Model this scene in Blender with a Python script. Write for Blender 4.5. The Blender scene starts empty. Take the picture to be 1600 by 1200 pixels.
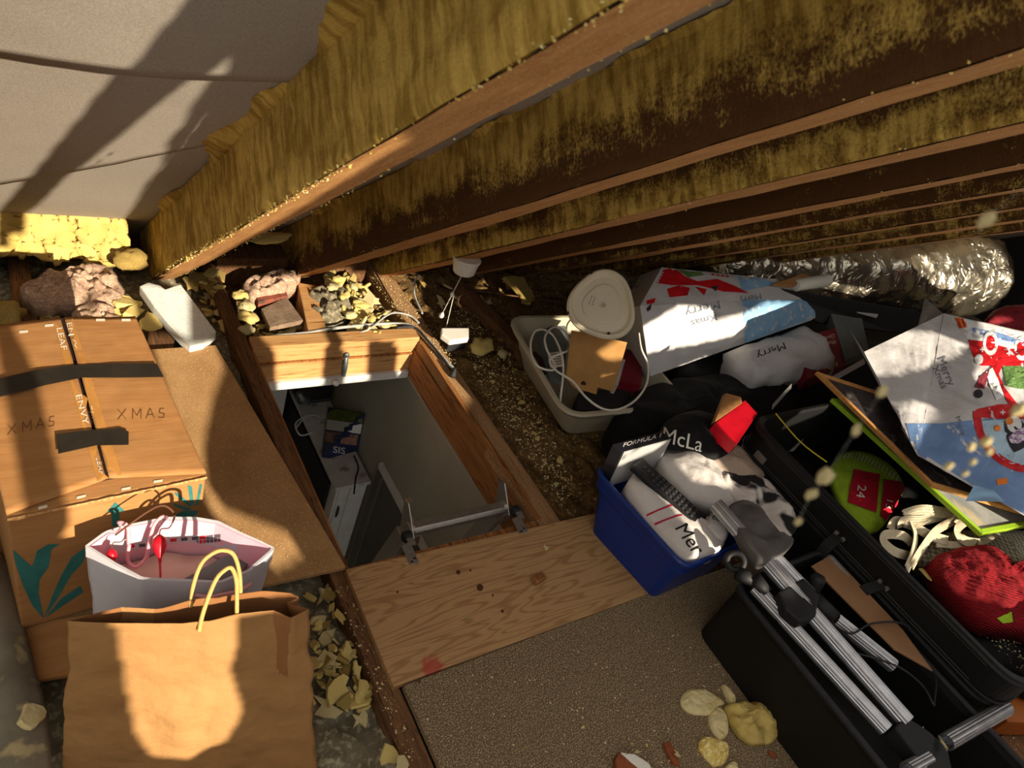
import bpy, bmesh, math, random
from mathutils import Vector, Matrix, noise, geometry
from mathutils.bvhtree import BVHTree
random.seed(7)
sc = bpy.context.scene
col = sc.collection

# ------------------------------------------------------------------ camera
# x = along the eaves, y = away along the joists towards the eaves, z = up; joist tops are z = 0
CH = 1.6
CR = Matrix(((0.81194345, -0.09229568, 0.57639339),
             (-0.48559922, -0.65476803, 0.57919964),
             (0.32394634, -0.75017354, -0.57645332)))      # columns: image right, image down, view axis
FPX = 1109.0
CAM = Vector((0, 0, CH))
cd = bpy.data.cameras.new('camera'); cam = bpy.data.objects.new('camera', cd); col.objects.link(cam)
cd.sensor_fit = 'HORIZONTAL'; cd.sensor_width = 36; cd.lens = FPX / 1600 * 36
cd.clip_start = 0.02; cd.clip_end = 100
m3 = Matrix((CR.col[0], -CR.col[1], -CR.col[2])).transposed()
cam.matrix_world = Matrix.Translation(CAM) @ m3.to_4x4()
cd.dof.use_dof = True; cd.dof.focus_distance = 2.0; cd.dof.aperture_fstop = 6.0
sc.camera = cam

# ------------------------------------------------------------------ sky, sun, exposure
w = bpy.data.worlds.new('sky'); sc.world = w; w.use_nodes = True
bg = w.node_tree.nodes['Background']; bg.inputs[0].default_value = (1.0, 0.98, 0.95, 1); bg.inputs[1].default_value = 1.5
SUN = Vector((-0.13, 1.0, -0.42))                       # direction the light travels
sd = bpy.data.lights.new('sun', 'SUN'); so = bpy.data.objects.new('sun', sd); col.objects.link(so)
sd.energy = 9.8; sd.angle = math.radians(0.35); sd.color = (1.0, 0.87, 0.68)
so.rotation_euler = SUN.to_track_quat('-Z', 'Y').to_euler()
so.location = (0.6, -4, 4)
vs = sc.view_settings
sc.display_settings.display_device = 'sRGB'
vs.view_transform = 'Standard'; vs.look = 'None'; vs.exposure = 0.0; vs.gamma = 1.0; vs.use_curve_mapping = False

# ------------------------------------------------------------------ helpers: pixels to points on known planes
PITCH = math.radians(39.86); EAVE = 2.36                # underside of the rafters meets z = 0 at y = EAVE
RN = Vector((0, math.sin(PITCH), math.cos(PITCH)))
def ray(px, py): return CR @ Vector(((px - 800) / FPX, (py - 600) / FPX, 1.0))
def PN(px, py, p0, n):
    d = ray(px, py); n = Vector(n); return CAM + d * ((Vector(p0) - CAM).dot(n) / d.dot(n))
def F(px, py, z=0.0): return PN(px, py, (0, 0, z), (0, 0, 1))
def PX(px, py, X): return PN(px, py, (X, 0, 0), (1, 0, 0))
def PY(px, py, Y): return PN(px, py, (0, Y, 0), (0, 1, 0))
def RF(px, py, off=0.0): return PN(px, py, Vector((0, EAVE, 0)) + RN * off, RN)
def roofpt(x, y, off=0.0):                              # point of the roof slope: above y, off = distance outwards
    return Vector((x, y, (EAVE - y) * math.tan(PITCH))) + RN * off
V = Vector
def N3(p, s=1.0, seed=0.0): return noise.noise(V((p[0] * s + seed, p[1] * s - seed * 1.7, p[2] * s + seed * 0.3)))
def FR(p, s=1.0, o=4, seed=0.0): return noise.fractal(V((p[0] * s + seed, p[1] * s - seed, p[2] * s + seed * .5)), 1.0, 2.0, o)

# ------------------------------------------------------------------ helpers: materials
def lin(c):
    return tuple((v / 255 / 12.92 if v / 255 <= 0.04045 else ((v / 255 + 0.055) / 1.055) ** 2.4) for v in c) + (1.0,)
MATS = {}
def mat(name, c1, c2=None, scale=20, rough=0.8, bump=0.0, bscale=None, metal=0.0, stretch=(1, 1, 1), detail=6.0,
        lo=0.35, hi=0.65, spec=0.3, c3=None, s3=300, amt3=0.3, alpha=1.0, trans=0.0, sheen=0.0, rotz=0.0, bstretch=None, bdist=.004):
    m = bpy.data.materials.new(name); m.use_nodes = True; MATS[name] = m
    nt = m.node_tree; nd = nt.nodes; L = nt.links; b = nd['Principled BSDF']
    b.inputs['Roughness'].default_value = rough; b.inputs['Metallic'].default_value = metal
    b.inputs['Specular IOR Level'].default_value = spec
    b.inputs['Base Color'].default_value = lin(c1)
    if alpha < 1: b.inputs['Alpha'].default_value = alpha
    if trans: b.inputs['Transmission Weight'].default_value = trans
    if sheen: b.inputs['Sheen Weight'].default_value = sheen
    tc = nd.new('ShaderNodeTexCoord'); mp = nd.new('ShaderNodeMapping')
    mp.inputs['Scale'].default_value = stretch; mp.inputs['Rotation'].default_value = (0, 0, rotz)
    L.new(tc.outputs['Object'], mp.inputs[0])
    out = None
    if c2:
        n = nd.new('ShaderNodeTexNoise'); n.inputs['Scale'].default_value = scale; n.inputs['Detail'].default_value = detail
        n.inputs['Roughness'].default_value = 0.62
        L.new(mp.outputs[0], n.inputs['Vector'])
        r = nd.new('ShaderNodeMapRange'); r.inputs[1].default_value = lo; r.inputs[2].default_value = hi
        L.new(n.outputs[0], r.inputs[0])
        mx = nd.new('ShaderNodeMix'); mx.data_type = 'RGBA'
        mx.inputs[6].default_value = lin(c1); mx.inputs[7].default_value = lin(c2)
        L.new(r.outputs[0], mx.inputs[0]); out = mx.outputs[2]
        if c3:
            n2 = nd.new('ShaderNodeTexNoise'); n2.inputs['Scale'].default_value = s3; n2.inputs['Detail'].default_value = 3
            L.new(mp.outputs[0], n2.inputs['Vector'])
            r2 = nd.new('ShaderNodeMapRange'); r2.inputs[1].default_value = 0.62 - amt3 * .4; r2.inputs[2].default_value = 0.70 - amt3 * .3
            L.new(n2.outputs[0], r2.inputs[0])
            m2 = nd.new('ShaderNodeMix'); m2.data_type = 'RGBA'; m2.inputs[7].default_value = lin(c3)
            L.new(out, m2.inputs[6]); L.new(r2.outputs[0], m2.inputs[0]); out = m2.outputs[2]
        L.new(out, b.inputs['Base Color'])
    if bump:
        nb = nd.new('ShaderNodeTexNoise'); nb.inputs['Scale'].default_value = bscale or scale * 3; nb.inputs['Detail'].default_value = 5
        if bstretch:
            mp2 = nd.new('ShaderNodeMapping'); mp2.inputs['Scale'].default_value = bstretch
            L.new(tc.outputs['Object'], mp2.inputs[0]); L.new(mp2.outputs[0], nb.inputs['Vector'])
        else: L.new(mp.outputs[0], nb.inputs['Vector'])
        bp = nd.new('ShaderNodeBump'); bp.inputs['Strength'].default_value = bump; bp.inputs['Distance'].default_value = bdist
        L.new(nb.outputs[0], bp.inputs['Height']); L.new(bp.outputs[0], b.inputs['Normal'])
    return m

# ------------------------------------------------------------------ helpers: meshes (lists of verts and faces in world space)
class MB:
    def __init__(s): s.v = []; s.f = []
    def add(s, vs_, fs_):
        o = len(s.v); s.v += [tuple(p) for p in vs_]; s.f += [tuple(i + o for i in q) for q in fs_]; return s
    def hexa(s, p):                                     # 8 points: bottom ring then top ring
        return s.add(p, [(0, 3, 2, 1), (4, 5, 6, 7), (0, 1, 5, 4), (1, 2, 6, 5), (2, 3, 7, 6), (3, 0, 4, 7)])
    def box(s, x0, x1, y0, y1, z0, z1):
        return s.hexa([(x0, y0, z0), (x1, y0, z0), (x1, y1, z0), (x0, y1, z0), (x0, y0, z1), (x1, y0, z1), (x1, y1, z1), (x0, y1, z1)])
    def obox(s, c, ux, uy, uz):                         # centre and three half-extent vectors
        c, ux, uy, uz = V(c), V(ux), V(uy), V(uz)
        return s.hexa([c - ux - uy - uz, c + ux - uy - uz, c + ux + uy - uz, c - ux + uy - uz,
                       c - ux - uy + uz, c + ux - uy + uz, c + ux + uy + uz, c - ux + uy + uz])
    def slab(s, pts, n, t):                             # polygon extruded by t along n
        n = V(n).normalized() * t; k = len(pts)
        a = [V(p) for p in pts]; b = [p + n for p in a]
        return s.add(a + b, [tuple(range(k))[::-1], tuple(range(k, 2 * k))] + [(i, (i + 1) % k, k + (i + 1) % k, k + i) for i in range(k)])
    def tube(s, path, r, n=10, caps=True, closed=False):
        path = [V(p) for p in path]; k = len(path)
        rr = r if isinstance(r, (list, tuple)) else [r] * k
        rings = []; up = V((0.13, 0.21, 0.97))
        for i in range(k):
            a = path[(i - 1) % k] if (closed or i > 0) else path[i]
            b = path[(i + 1) % k] if (closed or i < k - 1) else path[i]
            t = (b - a).normalized()
            x = t.cross(up)
            if x.length < 1e-4: x = t.orthogonal()
            x.normalize(); y = x.cross(t).normalized(); up = y
            rings.append([path[i] + (x * math.cos(2 * math.pi * j / n) + y * math.sin(2 * math.pi * j / n)) * rr[i] for j in range(n)])
        fs = []
        for i in range(k if closed else k - 1):
            i2 = (i + 1) % k
            for j in range(n): fs.append((i * n + j, i * n + (j + 1) % n, i2 * n + (j + 1) % n, i2 * n + j))
        if caps and not closed: fs += [tuple(range(n))[::-1], tuple(range((k - 1) * n, k * n))]
        return s.add([p for q in rings for p in q], fs)
    def lathe(s, c, axis, prof, n=24, ref=None, squash=None):   # prof: (radius, height along axis)
        c, a = V(c), V(axis).normalized(); x = (V(ref) - V(ref).dot(a) * a).normalized() if ref else a.orthogonal().normalized(); y = a.cross(x)
        vs_ = []
        for r, h in prof:
            for j in range(n):
                t = 2 * math.pi * j / n; k = squash(t) if squash else 1
                vs_.append(c + a * h + (x * math.cos(t) + y * math.sin(t)) * r * k)
        fs = [(i * n + j, i * n + (j + 1) % n, (i + 1) * n + (j + 1) % n, (i + 1) * n + j) for i in range(len(prof) - 1) for j in range(n)]
        fs += [tuple(range(n))[::-1], tuple(range((len(prof) - 1) * n, len(prof) * n))]
        return s.add(vs_, fs)
    def grid(s, fn, nu, nv, keep=None):
        vs_ = [fn(i / nu, j / nv) for j in range(nv + 1) for i in range(nu + 1)]
        fs = [(j * (nu + 1) + i, j * (nu + 1) + i + 1, (j + 1) * (nu + 1) + i + 1, (j + 1) * (nu + 1) + i)
              for j in range(nv) for i in range(nu) if keep is None or keep((i + .5) / nu, (j + .5) / nv)]
        return s.add(vs_, fs)
    def rings(s, rr, close=True, cap0=False, cap1=False):   # skin a list of equal-length point rings
        n = len(rr[0]); k = len(rr); fs = []
        for i in range(k - 1):
            for j in range(n if close else n - 1):
                fs.append((i * n + j, i * n + (j + 1) % n, (i + 1) * n + (j + 1) % n, (i + 1) * n + j))
        if cap0: fs.append(tuple(range(n))[::-1])
        if cap1: fs.append(tuple(range((k - 1) * n, k * n)))
        return s.add([p for q in rr for p in q], fs)
    def obj(s, name, material, parent=None, bevel=0, smooth=False, solid=0, label=None, cat=None, group=None, kind=None, seg=2, base=None):
        bm = bmesh.new()
        vv = [bm.verts.new(p) for p in s.v]
        for q in s.f:
            try: bm.faces.new([vv[i] for i in q])
            except ValueError: pass
        bmesh.ops.delete(bm, geom=[v for v in bm.verts if not v.link_faces], context='VERTS')
        if bevel:
            bmesh.ops.bevel(bm, geom=[e for e in bm.edges if len(e.link_faces) == 2 and e.calc_face_angle(0) > 0.5], offset=bevel, segments=seg, affect='EDGES', clamp_overlap=True, profile=0.6)
        if solid:
            bmesh.ops.recalc_face_normals(bm, faces=bm.faces)
            bmesh.ops.solidify(bm, geom=bm.faces[:], thickness=solid)
        bmesh.ops.recalc_face_normals(bm, faces=bm.faces)
        if parent is not None: o0 = root_loc(parent)
        elif base is not None: o0 = V(base)
        else:
            xs = [v.co for v in bm.verts]
            lo_ = V((min(c.x for c in xs), min(c.y for c in xs), min(c.z for c in xs))); hi_ = V((max(c.x for c in xs), max(c.y for c in xs), max(c.z for c in xs)))
            o0 = V(((lo_.x + hi_.x) / 2, (lo_.y + hi_.y) / 2, lo_.z))
        bmesh.ops.translate(bm, verts=bm.verts, vec=-o0)
        me = bpy.data.meshes.new(name); bm.to_mesh(me); bm.free()
        if smooth:
            for p in me.polygons: p.use_smooth = True
        me.materials.append(material if not isinstance(material, str) else MATS[material])
        o = bpy.data.objects.new(name, me); col.objects.link(o)
        if parent is not None: o.parent = parent
        else: o.location = o0
        tag(o, label, cat, group, kind)
        return o
def root_loc(o):
    p = V((0, 0, 0))
    while o is not None: p += o.location; o = o.parent
    return p
def tag(o, label=None, cat=None, group=None, kind=None):
    if label: o['label'] = label
    if cat: o['category'] = cat
    if group: o['group'] = group
    if kind: o['kind'] = kind
    return o
def thing(name, label, cat, loc, group=None, kind=None):
    o = bpy.data.objects.new(name, None); col.objects.link(o); o.location = loc; o.empty_display_size = .05
    return tag(o, label, cat, group, kind)
def bvh_of(*objs):
    v = []; f = []
    for o in objs:
        k = len(v); l = root_loc(o)
        v += [q.co + l for q in o.data.vertices]; f += [tuple(i + k for i in p.vertices) for p in o.data.polygons]
    return BVHTree.FromPolygons(v, f)
def cast(bv, px, py):
    d = ray(px, py).normalized(); h = bv.ray_cast(CAM, d)
    if h[0] is None: return None, None
    n = h[1] if h[1].dot(d) < 0 else -h[1]
    return h[0], n
def decal(name, polys, targets, material, parent, off=0.0007, L=14, tris=None, label=None, plane=None):
    """flat print: pixel outlines (or ready triangles) laid on the surface of the target meshes"""
    bv = bvh_of(*targets) if plane is None else None; bm = bmesh.new()
    if tris is None:
        tris = []
        for pg in polys:
            for t in geometry.tessellate_polygon([[V((x, y, 0)) for x, y in pg]]): tris.append([pg[i] for i in t])
    vv = {}
    def gv(p):
        k = (round(p[0], 3), round(p[1], 3))
        if k not in vv: vv[k] = bm.verts.new((k[0], k[1], 0))
        return vv[k]
    for t in tris:
        try: bm.faces.new([gv(p) for p in t])
        except ValueError: pass
    for _ in range(5):
        e = [e for e in bm.edges if e.calc_length() > L]
        if not e: break
        bmesh.ops.subdivide_edges(bm, edges=e, cuts=1); bmesh.ops.triangulate(bm, faces=bm.faces)
    o0 = root_loc(parent); dead = []
    for v in bm.verts:
        p, n = cast(bv, v.co.x, v.co.y) if plane is None else (PN(v.co.x, v.co.y, plane[0], plane[1]), V(plane[1]))
        if p is None: dead.append(v)
        else: v.co = p + n * off - o0
    bmesh.ops.delete(bm, geom=dead, context='VERTS')
    if not bm.faces: bm.free(); return None
    me = bpy.data.meshes.new(name); bm.to_mesh(me); bm.free(); me.materials.append(MATS[material] if isinstance(material, str) else material)
    o = bpy.data.objects.new(name, me); col.objects.link(o); o.parent = parent
    if label: o['label'] = label
    return o
def text_tris(s):
    c = bpy.data.curves.new('lettering', 'FONT'); c.body = s; c.resolution_u = 3; c.align_x = 'CENTER'; c.align_y = 'CENTER'
    o = bpy.data.objects.new('lettering', c); col.objects.link(o); bpy.context.view_layer.update()
    me = bpy.data.meshes.new_from_object(o.evaluated_get(bpy.context.evaluated_depsgraph_get()))
    me.calc_loop_triangles()
    t = [[tuple(me.vertices[i].co[:2]) for i in tr.vertices] for tr in me.loop_triangles]
    bpy.data.objects.remove(o); bpy.data.curves.remove(c); bpy.data.meshes.remove(me)
    return t
def lettering(s, at, ux, uy, targets, material, parent, name='lettering', L=14, off=0.0007):
    """ux, uy: pixel vectors of one em to the right and up"""
    t = [[(at[0] + x * ux[0] + y * uy[0], at[1] + x * ux[1] + y * uy[1]) for x, y in tr] for tr in text_tris(s)]
    return decal(name, None, targets, material, parent, off=off, L=L, tris=t)
def smoothpath(pts, n=8, closed=False):
    pts = [V(p) for p in pts]; out = []; k = len(pts)
    for i in range(k if closed else k - 1):
        if closed: p0, p1, p2, p3 = pts[(i - 1) % k], pts[i], pts[(i + 1) % k], pts[(i + 2) % k]
        else: p0, p1, p2, p3 = pts[max(i - 1, 0)], pts[i], pts[i + 1], pts[min(i + 2, k - 1)]
        for j in range(n):
            t = j / n
            out.append(.5 * ((2 * p1) + (p2 - p0) * t + (2 * p0 - 5 * p1 + 4 * p2 - p3) * t * t + (3 * p1 - p0 - 3 * p2 + p3) * t ** 3))
    if not closed: out.append(pts[-1])
    return out
def mound(out, z0, h, amp=0.01, fs=12, rings=12, seg=8, pw=2.0, seed=0.0, lift=None, skirt=0.0, ridge=0.0):
    """a soft heap: outline in world space at its base, domed by h with folds"""
    ol = smoothpath(out, seg, True); n = len(ol); c = sum(ol, V()) / n
    rr = []
    for k in range(rings + 1):
        t = 1 - k / (rings + .35)
        row = []
        for p in ol:
            q = c + (p - c) * t
            z = (p.z * t + c.z * (1 - t)) + h * (1 - t ** pw) ** (0.6)
            f = FR(q, fs, 4, seed); fo = abs(N3(q, fs * .8, seed + 3)) if ridge else 0
            a = min(1, (1 - t) * 4 + .15)
            z += amp * f * a - ridge * fo * a
            if lift: z += lift(q)
            row.append(V((q.x + amp * .5 * N3(q, fs, seed + 9), q.y + amp * .5 * N3(q, fs, seed + 5), z)))
        rr.append(row)
    if skirt: rr.insert(0, [p - V((0, 0, skirt)) for p in rr[0]])
    return MB().rings(rr, True, True, True)
def shard(r, seed, flat=0.3, n=14, jag=0.35):
    """a broken foam scrap: jagged flake mesh about the origin"""
    rnd = random.Random(seed); m = MB(); k = n
    rad = [r * (1 + jag * (rnd.random() - .5) * 2) for _ in range(k)]
    ax = rnd.uniform(.55, .9)
    def ring(f, z, tw=0): return [V((math.cos(2 * math.pi * i / k + tw) * rad[i] * f, math.sin(2 * math.pi * i / k + tw) * rad[i] * f * ax, z + rnd.uniform(-.12, .12) * r * flat)) for i in range(k)]
    m.rings([ring(.8, -r * flat), ring(1, -r * flat * .2), ring(.92, r * flat * .9)], True, True, True)
    return m
def lump(r, seed, sub=3, amp=.35, fs=2.2, sq=(1, 1, .7)):
    bm = bmesh.new(); bmesh.ops.create_icosphere(bm, subdivisions=sub, radius=1)
    m = MB(); bm.verts.ensure_lookup_table()
    vs_ = []
    for v in bm.verts:
        p = v.co.normalized(); d = 1 + amp * FR(p, fs, 3, seed) - amp * .6 * abs(N3(p, fs * 2, seed + 4))
        vs_.append(V((p.x * d * r * sq[0], p.y * d * r * sq[1], p.z * d * r * sq[2])))
    m.add(vs_, [tuple(v.index for v in f.verts) for f in bm.faces]); bm.free()
    return m
def shared(m, name, material, smooth=False):
    o = m.obj(name, material, smooth=smooth, base=(0, 0, 0)); me = o.data; bpy.data.objects.remove(o); return me
def place(me, name, loc, rot=(0, 0, 0), s=1.0, label=None, cat=None, group=None, parent=None, kind=None):
    o = bpy.data.objects.new(name, me); col.objects.link(o)
    if parent is not None: o.parent = parent; loc = V(loc) - root_loc(parent)
    o.location = loc; o.rotation_euler = rot; o.scale = (s, s, s) if not isinstance(s, tuple) else s
    return tag(o, label, cat, group, kind)
# ------------------------------------------------------------------ materials
mat('felt', (172, 162, 148), (148, 138, 125), 260, .9, .35, 500, stretch=(1, 1, 1), c3=(172, 164, 152), s3=420, amt3=.2)
mat('rafter_wood', (88, 54, 22), (128, 92, 30), 7, .85, .5, 60, stretch=(2.2, 1.2, 1.2), lo=.42, hi=.56, c3=(44, 26, 12), s3=14, amt3=.35)
mat('rafter_edge_lit', (200, 144, 88), (170, 114, 64), 9, .85, .4, 90, stretch=(9, 1, 1), c3=(214, 190, 110), s3=150, amt3=.12)  # paler than the rafter sides, holding the light on the undersides
mat('foam_film', (172, 140, 54), (132, 100, 32), 16, .95, .8, 130, lo=.4, hi=.62, c3=(84, 56, 22), s3=70, amt3=.25)
mat('foam', (226, 202, 118), (204, 172, 84), 18, .92, .6, 90, c3=(240, 224, 160), s3=120, amt3=.3)
mat('foam_pale', (222, 208, 160), (200, 180, 122), 22, .92, .6, 120)
mat('foam_dull', (190, 164, 92), (146, 118, 60), 20, .95, .7, 90)
mat('joist_wood', (122, 86, 54), (92, 62, 38), 6, .85, .35, 60, stretch=(14, 1, 8), c3=(60, 36, 20), s3=20, amt3=.15)
mat('joist_sunlit', (164, 124, 84), (134, 94, 58), 6, .85, .35, 60, stretch=(14, 1, 8), c3=(206, 178, 130), s3=120, amt3=.15)  # paler copy of the joist wood, sunlight put into its colour
mat('new_pine', (196, 152, 98), (176, 126, 74), 5, .7, .2, 60, stretch=(1, 16, 16), c3=(120, 72, 34), s3=8, amt3=.02)
mat('lining_wood', (164, 112, 62), (130, 84, 44), 5, .6, .2, 60, stretch=(14, 1, 10), c3=(100, 56, 24), s3=8, amt3=.12)
mat('chipboard', (114, 96, 74), (84, 69, 51), 240, .85, .3, 300, lo=.3, hi=.7, c3=(188, 166, 126), s3=330, amt3=.25)
mat('hardboard', (178, 140, 94), (160, 122, 78), 9, .8, .1, 200, c3=(206, 168, 116), s3=260, amt3=.1)
mat('plaster', (168, 162, 144), (158, 152, 134), 3, .9, .1, 60)
mat('white_paint', (216, 214, 206), (200, 198, 190), 12, .5)
mat('brick', (150, 84, 62), (116, 62, 48), 16, .95, .7, 70, c3=(80, 60, 54), s3=30, amt3=.2)
mat('mortar_dark', (62, 56, 52), (40, 36, 34), 12, .95, .6, 50)
mat('dark_wall', (46, 44, 44), (30, 29, 30), 4, .95, .3, 30)
mat('wool_grey', (132, 122, 98), (88, 80, 62), 22, 1, 1.0, 60, lo=.3, hi=.7, c3=(158, 150, 122), s3=60, amt3=.25)
mat('wool_gold', (124, 94, 52), (74, 54, 28), 26, 1, 1.0, 80, lo=.35, hi=.66, c3=(168, 142, 90), s3=90, amt3=.12)
mat('wool_pink', (180, 150, 126), (146, 116, 96), 30, 1, 1.5, 40, stretch=(1, 1, 3), c3=(206, 172, 146), s3=90, amt3=.2)
mat('outside_ground', (120, 112, 100))

def wood_plank_mat():
    m = bpy.data.materials.new('plank_wood'); m.use_nodes = True; MATS['plank_wood'] = m
    nt = m.node_tree; nd = nt.nodes; L = nt.links; b = nd['Principled BSDF']; b.inputs['Roughness'].default_value = .75
    tc = nd.new('ShaderNodeTexCoord'); mp = nd.new('ShaderNodeMapping'); mp.inputs['Scale'].default_value = (1.2, 12, 12)
    L.new(tc.outputs['Object'], mp.inputs[0])
    n = nd.new('ShaderNodeTexNoise'); n.inputs['Scale'].default_value = 1.6; n.inputs['Detail'].default_value = 2; n.inputs['Distortion'].default_value = .4
    L.new(mp.outputs[0], n.inputs['Vector'])
    mm = nd.new('ShaderNodeMath'); mm.operation = 'MULTIPLY'; mm.inputs[1].default_value = 64; L.new(n.outputs[0], mm.inputs[0])
    sn = nd.new('ShaderNodeMath'); sn.operation = 'SINE'; L.new(mm.outputs[0], sn.inputs[0])
    r = nd.new('ShaderNodeMapRange'); r.inputs[1].default_value = .1; r.inputs[2].default_value = 1.1; L.new(sn.outputs[0], r.inputs[0])
    mx = nd.new('ShaderNodeMix'); mx.data_type = 'RGBA'; mx.inputs[6].default_value = lin((176, 138, 92)); mx.inputs[7].default_value = lin((148, 108, 66))
    L.new(r.outputs[0], mx.inputs[0])
    n2 = nd.new('ShaderNodeTexNoise'); n2.inputs['Scale'].default_value = 30; n2.inputs['Detail'].default_value = 6; L.new(mp.outputs[0], n2.inputs['Vector'])
    m2 = nd.new('ShaderNodeMix'); m2.data_type = 'RGBA'; m2.blend_type = 'OVERLAY'; m2.inputs[0].default_value = .3
    L.new(mx.outputs[2], m2.inputs[6]); L.new(n2.outputs[1], m2.inputs[7])
    # red paint stain in the near left corner
    g = nd.new('ShaderNodeVectorMath'); g.operation = 'DISTANCE'; g.inputs[1].default_value = (-0.385, -0.158, 0.02); L.new(tc.outputs['Object'], g.inputs[0])
    n3 = nd.new('ShaderNodeTexNoise'); n3.inputs['Scale'].default_value = 40; L.new(tc.outputs['Object'], n3.inputs['Vector'])
    ad = nd.new('ShaderNodeMath'); ad.operation = 'MULTIPLY_ADD'; ad.inputs[1].default_value = .05; L.new(n3.outputs[0], ad.inputs[0]); L.new(g.outputs['Value'], ad.inputs[2])
    r3 = nd.new('ShaderNodeMapRange'); r3.inputs[1].default_value = .062; r3.inputs[2].default_value = .045; r3.inputs[3].default_value = 0; r3.inputs[4].default_value = .75; L.new(ad.outputs[0], r3.inputs[0])
    m3_ = nd.new('ShaderNodeMix'); m3_.data_type = 'RGBA'; m3_.inputs[7].default_value = lin((168, 48, 44)); L.new(r3.outputs[0], m3_.inputs[0]); L.new(m2.outputs[2], m3_.inputs[6])
    L.new(m3_.outputs[2], b.inputs['Base Color'])
wood_plank_mat()

# ------------------------------------------------------------------ roof slope: felt sheets between the rafters
TOPY = 0.10                                             # unseen roof above this is left open to let sky light in
ceiling = thing('ceiling', 'grey woven roofing felt lapped in sheets behind the rafters', None, (2.5, 1.3, 0.9), kind='structure')
laps = [(2.80, 2.80), (1.99, 1.50), (1.245, 1.18), (0.74, 0.70), (TOPY, TOPY)]      # y of each lap at x = 0 and x = 0.48
for i in range(4):
    a, b = laps[i], laps[i + 1]
    def ylap(l, x):
        t = (x - 0.03) / 0.45; t = max(-.3, min(1.0, t)); return l[0] + (l[1] - l[0]) * t
    for (xa, xb, nu) in ((-1.6, -0.02, 10), (-0.02, 0.50, 26), (0.50, 1.0, 12), (1.0, 6.3, 50)):
        def fn(u, v, a=a, b=b, xa=xa, xb=xb, i=i):
            x = xa + (xb - xa) * u; ya, yb = ylap(a, x), ylap(b, x) - (.06 if i < 3 else 0)
            y = ya + (yb - ya) * v
            bay = math.sin(max(0, min(1, (x + .02) / .5)) * math.pi) if x < .5 else 0
            return roofpt(x, y, .197 + .010 * v + .006 * N3((x, y, 0), 3, i) - (.010 * bay if i == 2 else 0) * (1 - v) ** 2 + .0015 * N3((x, y, 0), 18, 2))
        MB().grid(fn, nu, 18).obj('felt_sheet', 'felt', ceiling, smooth=True, solid=.0012)

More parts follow.
